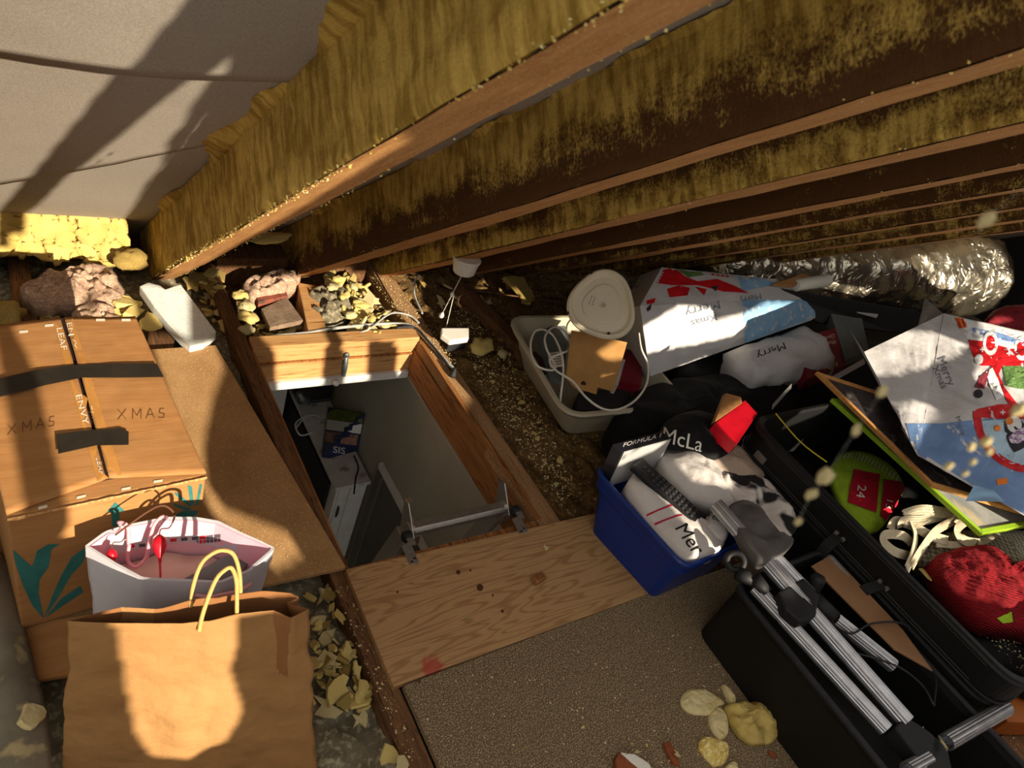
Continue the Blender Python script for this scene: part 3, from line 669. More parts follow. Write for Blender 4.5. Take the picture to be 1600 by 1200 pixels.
band('black_tape_strip', [(88, 678), (140, 672), (188, 669), (201, 674), (201, 695), (150, 696), (91, 709)], 'black_tape', .0025)
def ltr(t, at, ux_, uy_, m='print_white', tgt=None, par=None): return lettering(t, at, ux_, uy_, tgt or tg, m, par or box, 'printed_letters', off=.0018)
ltr('LEAF', (96, 530), (4, 17), (13, -2)); ltr('ENVY', (112, 525), (4, 17), (11, -2))
ltr('ENVY', (128, 640), (5, 19), (13, -3)); ltr('ENV', (143, 650), (5, 17), (11, -3)); ltr('LEAF', (156, 728), (3, 13), (12, -2))
def strokes(segs, ox, oy, sx, sk):
    out = []
    for x0_, y0_, x1_, y1_ in segs:
        a, b = V((ox + x0_ * sx, oy + y0_ * 16 + x0_ * sx * sk)), V((ox + x1_ * sx, oy + y1_ * 16 + x1_ * sx * sk)); n2 = (b - a).normalized(); n2 = V((-n2.y, n2.x)) * .55
        out.append([tuple(a + n2), tuple(b + n2), tuple(b - n2), tuple(a - n2)])
    return out
XM = [(0, 0, 1, 1), (1, 0, 0, 1), (1.8, 1, 1.8, 0), (1.8, 0, 2.3, .7), (2.3, .7, 2.8, 0), (2.8, 0, 2.8, 1), (3.4, 1, 3.9, 0), (3.9, 0, 4.4, 1), (3.55, .65, 4.25, .65), (5.6, .1, 5.1, .1), (5.1, .1, 5.0, .5), (5.0, .5, 5.6, .6), (5.6, .6, 5.5, 1), (5.5, 1, 4.9, .95)]
decal('handwriting', strokes(XM, 184, 640, 13, -.04), tg, 'pencil', box, off=.001); decal('handwriting', strokes(XM, 12, 664, 13, -.2), tg, 'pencil', box, off=.001)
for k, (x, y, r) in enumerate([(30, 518, -.1), (70, 508, -.1), (150, 499, 0), (190, 499, 0), (60, 793, -.25), (120, 777, -.25), (190, 764, -.2), (240, 752, -.15)]):
    decal('printed_dash', [[(x, y), (x + 14, y + 14 * r), (x + 14, y + 4 + 14 * r), (x, y + 4)]], tg, 'print_white', box, off=.0018)
# teal prints on the front
fr_t = [bbody]
decal('teal_arrow', [[(180, 784), (195, 798), (186, 799), (187, 822), (175, 823), (174, 799), (165, 802)]], fr_t, 'print_teal', box)
decal('teal_leaf', [[(293, 757), (300, 760), (303, 790), (297, 785)], [(312, 755), (316, 757), (310, 788), (305, 790)], [(274, 768), (300, 788), (296, 792), (273, 772)], [(271, 786), (300, 795), (292, 798), (272, 790)], [(318, 764), (318, 792), (311, 795)], [(270, 806), (285, 798), (317, 797), (316, 804), (275, 812)]], fr_t, 'print_teal', box)
decal('teal_leaf', [[(20, 858), (35, 872), (50, 885), (58, 860), (75, 850), (94, 850), (80, 858), (76, 885), (62, 905), (60, 925), (68, 966), (50, 945), (36, 915), (24, 880)],
                    [(68, 966), (82, 930), (95, 900), (112, 870), (140, 850), (128, 880), (110, 900), (90, 935)], [(70, 966), (95, 935), (125, 915), (130, 925), (100, 945)]], fr_t, 'print_teal', box)
# flattened cardboard the box stands on, and the board sheet leaning at the left edge
MB().slab([F(60, 1062, .02), F(170, 1045, .02), F(340, 1000, .02), V((.32, 1.56, .02)), V((-.08, 1.58, .02)), V((-.06, 1.2, .02))], (0, 0, -1), .012).obj('flattened_cardboard', 'cardboard', label='flattened cardboard lying under the taped box', cat='cardboard', bevel=.002)

# ------------------------------------------------------------------ grey foam backed sheet at the left edge
mat('grey_sheet', (146, 138, 120), (112, 104, 88), 5, .9, .3, 40, c3=(176, 160, 120), s3=20, amt3=.15)
gs = MB(); e0 = [F(-60, 830, .03), F(8, 880, .03), F(30, 960, .03), F(52, 1050, .03), F(72, 1130, .03), F(78, 1230, .03)]
e1 = [F(-160, 830, .0), F(-110, 900, 0), F(-100, 970, 0), F(-90, 1050, 0), F(-80, 1130, 0), F(-80, 1230, 0)]
ra = smoothpath(e0, 6); rb = smoothpath(e1, 6)
gs.grid(lambda u, v: (lambda p: p + V((0, 0, .05 * math.sin(math.pi * min(1, u * 1.2 + .05)) + .006 * N3(p, 18))))(ra[min(len(ra) - 1, int(v * (len(ra) - 1) + .5))].lerp(rb[min(len(rb) - 1, int(v * (len(rb) - 1) + .5))], u)), 16, 30)
gs.obj('grey_sheet', 'grey_sheet', label='curled grey sheet at the lower left edge beside the brown bag', cat='sheet', smooth=True, solid=.006)
sm = shard(.028, 61, .3); me_ = shared(sm, 'foam_scrap', 'foam_pale')
place(me_, 'foam_scrap', F(48, 1122, .07), (.6, .3, 1.2), label='pale foam scrap resting on the grey sheet at the left edge', cat='foam scrap')

# ------------------------------------------------------------------ bags
mat('bag_white', (206, 202, 206), (196, 190, 196), 8, .7, .3, 12, bdist=.01); mat('bag_pink', (232, 184, 196), (222, 170, 184), 8, .7)
mat('kraft', (168, 126, 78), (156, 114, 68), 5, .8, .8, 10, bdist=.022)
mat('kraft_in', (150, 102, 60), (134, 88, 50), 8, .85); mat('cord_kraft', (196, 160, 100), (200, 156, 88), 90, .8, .4, 200); mat('cord_pink', (232, 170, 176), (220, 150, 160), 90, .8)
mat('red_gloss', (206, 22, 40), (180, 16, 34), 12, .35); mat('card_grey', (112, 118, 116), (96, 102, 102), 9, .6); mat('tissue', (206, 178, 164), (190, 160, 146), 8, .8)
mat('red_print', (196, 40, 48)); mat('slate_print', (84, 84, 92))
def resample(pts, n):
    L = [0]
    for i in range(len(pts)): L.append(L[-1] + (pts[(i + 1) % len(pts)] - pts[i]).length)
    out = []
    for k in range(n):
        t = L[-1] * k / n; i = max(j for j in range(len(pts)) if L[j] <= t + 1e-9)
        out.append(pts[i].lerp(pts[(i + 1) % len(pts)], (t - L[i]) / max(1e-9, L[i + 1] - L[i])))
    return out
def bagwalls(rim, bot, nh, wr, fs, seed, crease=0.0):
    rr = []
    for k in range(nh + 1):
        t = k / nh; row = []
        for a, b in zip(bot, rim):
            p = a.lerp(b, t); c = sum(rim, V()) / len(rim)
            d = V((p.x - c.x, p.y - c.y, 0)); d = d.normalized() if d.length > 0 else d
            amp = wr * (.35 + .65 * math.sin(math.pi * min(1, t * 1.02)))
            p = p + d * (amp * FR(p, fs, 4, seed) + crease * (abs(N3(p, fs * .7, seed + 2)) - .25))
            row.append(p)
        rr.append(row)
    return rr
# pink lined gift bag
pkrim = [F(*p, .36) for p in [(135, 853), (176, 880), (220, 905), (280, 908), (346, 910), (390, 892), (429, 857), (405, 845), (379, 834), (341, 815), (305, 809), (258, 809), (198, 821), (165, 831)]]
cpk = sum(pkrim, V()) / len(pkrim)
rim = resample(pkrim, 84)
bot = [V((cpk.x + (p.x - cpk.x) * .93, cpk.y + (p.y - cpk.y) * .95, .03)) for p in rim]
pbag = thing('gift_bag', 'white gift bag with pink lining standing between the taped box and the brown bag', 'bag', (cpk.x, cpk.y, .03))
pw = bagwalls(rim, bot, 16, .004, 10, 2)
MB().rings(pw, True, True, False).obj('outer', 'bag_white', pbag, smooth=True)
inn = [[p + (V((cpk.x, cpk.y, p.z)) - p).normalized() * .003 for p in r] for r in pw[1:]]
MB().rings(inn, True, False, False).obj('lining', 'bag_pink', pbag, smooth=True)
trim_o = [[p + (p - V((cpk.x, cpk.y, p.z))).normalized() * .0015 + V((0, 0, dz)) for p in rim] for dz in (-.035, 0, .0012)]
trim_o.append([p - (p - V((cpk.x, cpk.y, p.z))).normalized() * .005 + V((0, 0, .0005)) for p in rim])
MB().rings(trim_o, True).obj('folded_rim', 'bag_white', pbag)
inb = MB().rings([[p - (p - V((cpk.x, cpk.y, p.z))).normalized() * .006 + V((0, 0, dz)) for p in rim] for dz in (-.045, -.001)], True).obj('rim_band', 'bag_pink', pbag)
cont = MB().rings([[V((cpk.x + (p.x - cpk.x) * .9, cpk.y + (p.y - cpk.y) * .88, .255 + .01 * N3(p, 20))) for p in rim], [V((cpk.x + (p.x - cpk.x) * .4, cpk.y + (p.y - cpk.y) * .4, .262)) for p in rim]], True, False, True).obj('tissue_paper', 'tissue', label='pink beige tissue paper filling the pink lined gift bag', cat='paper')
# grey flat box inside
gq = [F(285, 905, .285), F(352, 868, .29), F(395, 868, .28), F(372, 905, .275)]
MB().slab(gq, (0, 0, -1), .012).obj('grey_card_box', 'card_grey', label='dark grey flat box inside the pink lined gift bag', cat='box', bevel=.002)
# strip with little printed houses along the inner back wall
bv_t = [inb, cont]
stq = lambda x: PN(x, 840, pkrim[10], V((.3, 1, 0)))
hb = MB(); bk = [pkrim[13], pkrim[12], pkrim[11], pkrim[10], pkrim[9], pkrim[8]]
toc = lambda p, k, z: V((p.x + (cpk.x - p.x) * k, p.y + (cpk.y - p.y) * k, z))
hb.rings([[toc(p, .06, .285) for p in bk], [toc(p, .05, .328) for p in bk]], False)
hband = hb.obj('house_print_strip', 'bag_white', pbag, solid=.0006)
for k, x in enumerate([205, 222, 240, 271, 288, 305, 317, 328, 340]):
    mt_ = ('red_print', 'slate_print', 'slate_print')[k % 3] if k not in (0, 3, 6) else 'red_print'
    y = 852 - (x - 205) * .085 + (4 if x < 230 else 0)
    decal('house_print', [[(x - 5, y - 5), (x + 5, y - 6), (x + 5, y - 1), (x - 5, y)], [(x - 5, y + 1), (x - .8, y + .6), (x - .8, y + 6), (x - 5, y + 6)], [(x + .8, y + .6), (x + 5, y), (x + 5, y + 5), (x + .8, y + 6)]], [hband, inb], mt_, pbag, off=.001)
# pink cord handles
def loop(pts, r, n=8): return MB().tube(smoothpath(pts, n), r, 8)
h1 = [F(193, 824, .345), F(196, 820, .37), F(200, 838, .335), F(200, 850, .30)]
bkY = lambda x, y, z: F(x, y, z)
loop([F(190, 822, .352), F(186, 816, .375), F(199, 822, .372), F(201, 850, .332)], .0035).obj('cord_handle', 'cord_pink', pbag, smooth=True)
loop([F(202, 851, .33), F(200, 876, .30), F(212, 886, .29), F(228, 872, .30), F(233, 850, .33), F(240, 822, .37), F(252, 808, .385), F(260, 808, .37)], .0035).obj('cord_handle', 'cord_pink', pbag, smooth=True)
loop([F(306, 930, .34), F(325, 932, .35), F(345, 929, .352), F(375, 922, .35), F(392, 912, .345)], .0035).obj('cord_handle', 'cord_pink', pbag, smooth=True)
loop([F(180, 836, .37), F(230, 800, .41), F(255, 790, .42), F(272, 802, .40), F(270, 816, .372)], .002).obj('cord_handle', mat('cord_dark', (96, 60, 40), None, rough=.8), pbag, smooth=True)  # dark loop drawn where a handle's shadow falls on the box
# red drop ornaments
def drop(px, top, bot_, z, r, label, tail):
    a, b = F(*top, z + .02), F(*bot_, z - .005); ax = (b - a); Ln = ax.length
    t = thing('drop_ornament', label, 'ornament', b)
    dp = MB().lathe(a, ax, [(.003, -.006), (r * .75, 0), (r, Ln * .12), (r * .96, Ln * .35), (r * .6, Ln * .62), (r * .25, Ln * .8), (.0025, Ln)], 18).obj('drop', 'red_gloss', t, smooth=True)
    MB().tube([b, F(*tail, z - .02)], .002, 6).obj('spike', 'red_gloss', dp)
    MB().tube(smoothpath([a, a + V((.004, .01, .012)), a + V((.018, .008, .014)), a + V((.026, .016, .02))], 5), .0012, 6).obj('thread', 'cord_dark', t)
drop(0, (249, 840), (250, 880), .335, .0135, 'red drop shaped ornament hanging in the middle of the pink lined bag', (251, 905))
drop(0, (174, 862), (178, 882), .335, .009, 'smaller red ornament at the left inside the pink lined bag', (179, 890))
# brown paper bag
brf = [(112, 970), (195, 975), (281, 977), (326, 973), (375, 960), (431, 954), (456, 966), (486, 952)]
brb = [(470, 934), (457, 926), (412, 922), (300, 937), (240, 952), (187, 949)]
brim = [F(*p, .40) for p in brf] + [F(452, 942, .385)] + [F(*p, .40) for p in brb]
cb_ = sum(brim, V()) / len(brim)
rim = resample(brim, 120)
fl0, fr0, br0, bl0 = F(100, 1200, .03), F(489, 1190, .03) + V((.0, .0, 0)), V((.50, .63, .03)), V((.06, .83, .03))
fl0 = F(96, 1222, -.065); fr0 = F(494, 1212, -.065); br0 = fr0 + V((.035, .12, 0)); bl0 = fl0 + V((.035, .12, 0))
# bottom ring follows the rim by parameter: front edge then back edge
def botpt(p, i, n):
    t = i / n
    L = [(0, fl0), (.47, fr0), (.54, br0), (.985, bl0), (1, fl0)]
    for (a, pa), (b, pb) in zip(L, L[1:]):
        if a <= t <= b: return pa.lerp(pb, (t - a) / (b - a))
bot = [botpt(p, i, 120) for i, p in enumerate(rim)]
bbag = thing('paper_bag', 'brown kraft paper bag with twisted handles in the lower left foreground', 'bag', (cb_.x, cb_.y, -.065))
bwl = bagwalls(rim, bot, 40, .010, 11, 5, .016)
MB().rings(bwl, True, True, False).obj('paper', 'kraft', bbag, smooth=True)
MB().rings([[p + (V((cb_.x, cb_.y, p.z)) - p).normalized() * .0018 for p in r] for r in bwl[2:]], True).obj('inside', 'kraft_in', bbag, smooth=True)
MB().rings([bwl[-1], [p + (V((cb_.x, cb_.y, p.z)) - p).normalized() * .002 + V((0, 0, .0004)) for p in bwl[-1]]], True).obj('rim', 'kraft', bbag)
hf = [F(311, 986, 0.385), F(318, 955, 0.420), F(336, 908, 0.465), F(352, 890, 0.480), F(362, 888, 0.480), F(369, 905, 0.465), F(370, 930, 0.435), F(370, 965, 0.385)]
loop(hf, .0038).obj('twisted_handle', 'cord_kraft', bbag, smooth=True)
hb_ = [F(298, 948, 0.385), F(302, 915, 0.420), F(315, 880, 0.455), F(335, 863, 0.475), F(352, 860, 0.478), F(366, 868, 0.470), F(374, 895, 0.445), F(376, 930, 0.390)]
loop(hb_, .0038).obj('twisted_handle', 'cord_kraft', bbag, smooth=True)

# ------------------------------------------------------------------ eaves: foam block, wool, bricks, polystyrene
def eave_foam(u, v):
    x = -.02 + .42 * u; z = .045 + .155 * v; y = 2.50 - .05 * (1 - v) + .02 * FR((x, z, 0), 14, 4, 3) * (1 - v * .5) + .008 * abs(N3((x, z, 0), 40))
    return V((x, y, z - .05 * u + (-.03 * abs(N3((x * 9, 0, 0), 1)) if v < .15 else 0)))
MB().grid(eave_foam, 60, 26).obj('eave_foam', mat('foam_bright', (202, 178, 106), (180, 152, 80), 16, .92, .9, 40, bdist=.01), smooth=True, solid=.03, label='bright yellow sprayed foam closing the eaves at the far left', cat='foam')
# foam cakes between rafters
lm = [shared(lump(1, s, 3, .4, 1.6, (1, .8, .6)), 'foam_lump', m_, True) for s, m_ in ((1, 'foam'), (2, 'foam_dull'), (3, 'foam_pale'), (4, 'foam'))]
sh = [shared(shard(1, s, .17, 9, .6), 'foam_scrap', m_) for s, m_ in ((11, 'foam'), (12, 'foam_pale'), (13, 'foam'), (14, 'foam_dull'), (15, 'foam_pale'), (16, 'foam'))]
def lumpat(px, py, z, r, k, label, rot=0, sq=(1, 1, 1), cat='foam chunk', group=None):
    return place(lm[k], 'foam_chunk', F(px, py, z), (0, 0, rot), tuple(r * q for q in sq), label, cat, group)
lumpat(5, 490, .02, .06, 1, 'mustard foam chunk at the left edge behind the taped box')
lumpat(425, 372, .28, .05, 0, 'bright foam lump wedged between the two nearest rafters', .3, (1.5, .7, .5))
lumpat(205, 405, .07, .06, 1, 'dull foam lump where the nearest rafter meets the eaves', .2, (1, 1, .9))
for k, (x, y, r) in enumerate([(378, 462, .034), (385, 480, .036), (388, 496, .036), (385, 515, .03)]):
    lumpat(x, y, .0, r, (0, 2, 0, 2)[k], ('topmost', 'second', 'third', 'lowest')[k] + ' round foam lump in the bulging column beside the left joist', k * 1.3, (1, 1, .9), group='column of foam lumps')
lumpat(752, 541, .01, .055, 0, 'large cracked yellow foam chunk beside the black and white junction box', .5, (1.15, 1.0, .8))
lumpat(785, 552, .0, .026, 2, 'small foam chunk right of the cracked yellow chunk', 1.2)
sb1 = place(sh[3], 'foam_slab', F(815, 452, .03), (.25, .1, .4), .085, 'triangular dull foam slab above the loose batten', 'foam slab')
# pink wool
mound([F(*p, .04) for p in [(30, 452), (70, 432), (120, 422), (165, 415), (185, 440), (192, 470), (150, 478), (110, 470), (60, 470)]], .04, .05, .03, 26, 16, seed=4, ridge=.03, skirt=.06).obj('pink_wool', 'wool_pink', smooth=True, label='crumpled pink insulation wool at the far left under the eaves', cat='insulation')
mound([F(*p, .02) for p in [(115, 500), (128, 480), (185, 470), (192, 505), (180, 545), (130, 548)]], .0, .04, .025, 28, 14, seed=6, ridge=.025, skirt=.06).obj('pink_wool', 'wool_pink', smooth=True, label='darker pink wool tuft directly behind the taped box', cat='insulation')
mound([F(*p, .03) for p in [(385, 437), (430, 425), (465, 425), (465, 442), (440, 455), (395, 460)]], .03, .03, .022, 28, 14, seed=8, ridge=.02, skirt=.06).obj('pink_wool', 'wool_pink', smooth=True, label='pink wool wad beneath the second rafter', cat='insulation')
mound([F(*p, .0) for p in [(480, 460), (520, 445), (550, 462), (545, 490), (520, 505), (495, 500)]], .0, .04, .025, 28, 14, seed=9, ridge=.025, skirt=.06).obj('grey_wool', 'wool_grey', smooth=True, label='grey wool wad beside the pale short timber', cat='insulation')
# tiles and bricks in the eaves
def tile(pts, z, t, m, name, label, cat='tile'): return MB().slab([F(*p, z) for p in pts], (0, 0, -1), t).obj(name, m, label=label, cat=cat, bevel=.003)
mat('tile_grey', (142, 120, 98), (112, 90, 72), 30, .95, .5, 90)
tile([(408, 482), (448, 464), (474, 500), (422, 512)], .01, .02, 'tile_grey', 'roof_tile', 'broken grey brown tile behind the hatch lining')
tile([(396, 452), (442, 445), (450, 462), (404, 472)], .02, .03, 'brick', 'brick_piece', 'red brick piece behind the broken grey tile', 'brick')
tile([(455, 450), (505, 440), (520, 452), (470, 468)], -.02, .03, 'brick', 'brick_piece', 'shaded brick piece left of the pale short timber', 'brick')
MB().box(.69, 1.31, 2.42, 2.52, -.1, .04).obj('wall_plate', 'joist_wood', label='timber wall plate at the eaves behind the hatch', cat='timber', bevel=.003)
# polystyrene wedge
mat('polystyrene', (222, 224, 218), (204, 208, 204), 90, .8, .5, 220)
pv = [F(218, 447, .075), F(232, 441, .08), F(250, 446, .08), F(258, 452, .08), F(282, 444, .08), F(296, 462, .075), F(338, 518, .05), F(318, 536, .045), F(297, 541, .045), F(262, 505, .055), F(240, 478, .065)]
MB().slab(pv, (0, 0, -1), .035).obj('polystyrene_wedge', 'polystyrene', label='white polystyrene wedge behind the hardboard sheet', cat='polystyrene', bevel=.003)
# foam scraps scattered
def scatter(n, region, z, rr, label, group, seed, tilt=.9, ks=(0, 1, 2, 3, 4, 5)):
    rnd = random.Random(seed); k = 0; bvx = region
    xs = [p[0] for p in bvx]; ys = [p[1] for p in bvx]
    while k < n:
        x, y = rnd.uniform(min(xs), max(xs)), rnd.uniform(min(ys), max(ys)); c = False
        for i in range(len(bvx)):
            (x1, y1), (x2, y2) = bvx[i], bvx[i - 1]
            if (y1 > y) != (y2 > y) and x < (x2 - x1) * (y - y1) / (y2 - y1) + x1: c = not c
        if not c: continue
        r = rnd.uniform(*rr)
        ki = rnd.choice(ks); t3 = (y - min(ys)) / (max(ys) - min(ys)); t2 = (r - rr[0]) / (rr[1] - rr[0])
        lb = '%s %s foam scrap %s, %s' % (('small', 'medium', 'large')[min(2, int(t2 * 3))], ('yellow', 'pale', 'yellow', 'dull', 'pale', 'yellow')[ki], label.split('scrap ')[-1].split('piece ')[-1], ('far end', 'middle', 'near end')[min(2, int(t3 * 3))])
        place(sh[ki], 'foam_scrap', F(x, y, z + rnd.uniform(0, .025)), (rnd.uniform(-tilt, tilt), rnd.uniform(-tilt, tilt), rnd.uniform(0, 6.3)), (r, r * rnd.uniform(.6, 1), r * rnd.uniform(.6, 1.6)), lb, 'foam scrap', group)
        k += 1
scatter(62, [(478, 915), (512, 915), (535, 960), (560, 1030), (580, 1075), (575, 1110), (520, 1105), (490, 1100), (488, 960)], -.045, (.008, .03), 'pale foam scrap in the gap between the brown bag and the joist', 'foam scraps beside the brown bag', 3, .8, (0, 1, 2, 4, 5, 3))
place(sh[5], 'foam_scrap', F(530, 1076, -.02), (.15, -.1, .5), .042, 'largest flat yellow foam scrap beside the brown bag', 'foam scrap')
place(sh[4], 'foam_scrap', F(562, 1124, -.03), (.2, .1, .9), .018, 'lone white foam scrap on the grey insulation', 'foam scrap')
place(sh[1], 'foam_scrap', F(625, 1194, .0), (.2, .1, .2), .02, 'pale foam scrap at the bottom edge left of the joist', 'foam scrap')
place(sh[0], 'foam_scrap', F(608, 1182, -.02), (.2, .1, .2), .024, 'tan foam scrap at the bottom edge beside the joist', 'foam scrap')
scatter(75, [(508, 432), (560, 428), (592, 470), (628, 520), (560, 522), (530, 480)], -.02, (.015, .04), 'yellow foam scrap heaped behind the right half of the hatch', 'foam scraps behind the hatch', 8, .8, (0, 2, 5, 4))
scatter(26, [(395, 510), (470, 505), (520, 520), (500, 540), (400, 545)], -.05, (.010, .024), 'foam scrap lying just behind the far pine board', 'foam scraps behind the pine board', 9, .6)
scatter(16, [(285, 432), (345, 425), (350, 460), (300, 450)], -.02, (.02, .04), 'tan foam scrap behind the polystyrene wedge', 'foam scraps behind the polystyrene', 10, .6, (0, 3, 5))
scatter(22, [(145, 495), (215, 462), (240, 500), (215, 545), (150, 545)], .02, (.02, .055), 'yellow foam scrap behind the taped box', 'foam scraps behind the taped box', 12, .5, (0, 2, 5))
scatter(10, [(300, 455), (340, 460), (350, 510), (325, 500)], -.05, (.012, .03), 'foam scrap between the polystyrene wedge and the joist', 'foam scraps by the polystyrene', 13, .6)
scatter(8, [(65, 470), (120, 470), (115, 505), (70, 505)], -.03, (.012, .03), 'dull foam scrap in the dark gap behind the taped box', 'foam scraps in the dark gap', 14, .6, (3, 4))
scatter(34, [(735, 480), (800, 520), (810, 600), (880, 720), (900, 790), (870, 760), (800, 640), (730, 560)], -.035, (.006, .016), 'small foam scrap on the gold insulation right of the hatch', 'foam scraps on the gold insulation', 15, .5)
scatter(14, [(650, 440), (800, 440), (860, 470), (780, 490), (680, 480)], -.03, (.012, .03), 'foam scrap in the shade below the rafters', 'foam scraps below the rafters', 16, .6, (3, 4, 5))
for k, (x, y, z, r, j) in enumerate([(522, 448, .03, .03, 2), (538, 462, .03, .032, 0), (552, 448, .02, .026, 2), (565, 476, .03, .034, 0), (548, 492, .02, .03, 2), (580, 498, .02, .028, 0), (600, 508, .01, .026, 2), (530, 436, .02, .028, 0), (566, 514, .0, .022, 2), (478, 528, .0, .018, 0), (430, 532, .0, .018, 2), (505, 530, .0, .016, 2)]):
    lumpat(x, y, z, r, j, ('leftmost upper', 'second upper', 'third upper', 'biggest middle', 'left middle', 'right middle', 'rightmost', 'topmost', 'lowest right', 'middle front', 'leftmost front', 'right front')[k] + ' foam lump among the scraps behind the pine board', k * .9, (1, .8, .8), group='foam lumps behind the hatch')
# crumbs: too many to count
def crumbs(n, zf, region, r0, r1, m, label, seed, cat='crumbs'):
    rnd = random.Random(seed); mb = MB(); k = 0
    xs = [p[0] for p in region]; ys = [p[1] for p in region]
    while k < n:
        x, y = rnd.uniform(min(xs), max(xs)), rnd.uniform(min(ys), max(ys)); c = False
        for i in range(len(region)):
            (x1, y1), (x2, y2) = region[i], region[i - 1]
            if (y1 > y) != (y2 > y) and x < (x2 - x1) * (y - y1) / (y2 - y1) + x1: c = not c
        if not c: continue
        r = r0 + (r1 - r0) * rnd.random() ** 3; p = F(x, y, zf) + V((0, 0, r * .4))
        a = rnd.uniform(0, 6.3); e = V((math.cos(a), math.sin(a), rnd.uniform(-.3, .3))) * r; g = V((-math.sin(a), math.cos(a), 0)) * r * .7; h = V((0, 0, r * .6))
        mb.add([p + e, p - e, p + g, p - g, p + h, p - h], [(0, 2, 4), (2, 1, 4), (1, 3, 4), (3, 0, 4), (2, 0, 5), (1, 2, 5), (3, 1, 5), (0, 3, 5)]); k += 1
    return mb.obj('crumbs', m, kind='stuff', label=label, cat=cat)
crumbs(900, .0, [(575, 432), (600, 425), (665, 500), (725, 580), (705, 590), (640, 520)], .001, .004, 'foam_pale', 'pale foam crumbs sprinkled on the joist top beside the hatch', 21)
crumbs(1400, -.03, [(700, 470), (760, 500), (830, 620), (900, 760), (880, 790), (760, 630)], .0015, .006, 'foam_pale', 'foam crumbs strewn over the gold insulation', 22)
crumbs(420, .0185, [(640, 1090), (980, 960), (1090, 1000), (1260, 1200), (700, 1200)], .0008, .004, 'foam_pale', 'white foam crumbs scattered on the chipboard floor', 23)
crumbs(160, .001, [(520, 915), (540, 905), (660, 1190), (630, 1190)], .001, .005, 'foam_pale', 'foam crumbs and shavings on the joist beside the brown bag', 24)
crumbs(240, .021, [(280, 560), (337, 541), (535, 880), (380, 910)], .0006, .002, 'foam_pale', 'fine foam dust on the hardboard sheet', 25)

# ------------------------------------------------------------------ cables, pull switch, junction box
mat('cable_grey', (168, 168, 162), (140, 138, 130), 40, .6); mat('cable_black', (40, 40, 42), None, rough=.5); mat('plastic_white', (232, 228, 216), (222, 218, 204), 6, .4)
def cable(pts, r, m, label, n=8): return MB().tube(smoothpath(pts, n), r, 8).obj('cable', m, smooth=True, label=label, cat='cable')
cable([F(398, 530, .0), F(430, 525, .01), F(480, 520, .012), F(530, 512, .015), F(600, 506, .02), F(640, 508, .02), F(662, 525, .02), F(690, 556, .016), F(708, 575, .012)], .006, 'cable_grey', 'grey flat cable running behind the pine board and down beside the hatch')
cable([F(620, 512, .03), F(648, 512, .03), F(668, 532, .025), F(692, 560, .018), F(704, 578, .012)], .005, 'cable_black', 'black cable beside the right joist of the hatch')
cable([F(540, 525, .005), F(575, 515, .02), F(610, 490, .03), F(640, 493, .02), F(655, 505, .01)], .004, 'cable_grey', 'thin grey cable looping over the foam heap')
cable([PX(655, 430, 1.40), PX(648, 440, 1.38), PX(648, 462, 1.36), PX(660, 490, 1.35)], .004, 'cable_grey', 'pale cable dropping below the third rafter')
cable([F(740, 492, .02), F(718, 478, .06), F(720, 462, .07), F(750, 455, .05), F(800, 462, .03), F(860, 470, .02), F(900, 476, .02)], .003, 'joist_wood', 'tan cable arching behind the junction box toward the tub')
MB().lathe(F(707, 588, .005), (0, 0, 1), [(.012, 0), (.014, .01), (.006, .03), (.003, .04)], 10).obj('cable_clip', 'cable_black', label='dark cable gland on the joist beside the hatch', cat='cable gland')
# ceiling pull switch fixed to the rafter
swp = RF(730, 404, -.004); sw = thing('pull_switch', 'white ceiling pull switch with hanging cord under the rafters', 'switch', swp)
ax = -RN
MB().lathe(swp + RN * .002, V((0, -.12, -1)), [(.053, 0), (.053, .006), (.050, .012), (.040, .056), (.034, .062), (.004, .070)], 28).obj('housing', 'plastic_white', sw, smooth=False, bevel=0)
c0 = swp + V((0, -.004, -.06)); cl = F(690, 492, .03)
kn = c0.lerp(cl, .47)
cdp = MB().tube([c0, kn, cl], .0016, 6).obj('cord', 'plastic_white', sw)
MB().lathe(kn, (0, 0, -1), [(.004, -.008), (.007, -.004), (.007, .008), (.004, .012)], 10).obj('cord_connector', 'plastic_white', cdp)
MB().lathe(cl, c0 - cl, [(.011, -.012), (.012, -.004), (.006, .016), (.003, .022)], 12).obj('pull_knob', 'plastic_white', cdp, smooth=True)
MB().tube([c0.lerp(cl, .5) + V((.01, 0, 0)), F(697, 512, .02)], .0012, 6).obj('cord', 'plastic_white', sw)
jb = thing('junction_box', 'white topped black junction box beside the pull cord', 'junction box', F(710, 530, -.02))
jq = [F(686, 515, .05), F(706, 507, .06), F(736, 512, .06), F(732, 527, .05), F(706, 535, .05)]
MB().slab([F(690, 512, .065), F(733, 512, .065), F(733, 528, .065), F(704, 532, .065), F(690, 522, .065)], (0, 0, -1), .025).obj('lid', 'plastic_white', jb, bevel=.005)
MB().slab([F(698, 516, .04), F(731, 516, .04), F(731, 531, .04), F(702, 535, .04)], (0, 0, -1), .05).obj('base', 'cable_black', jb, bevel=.003)
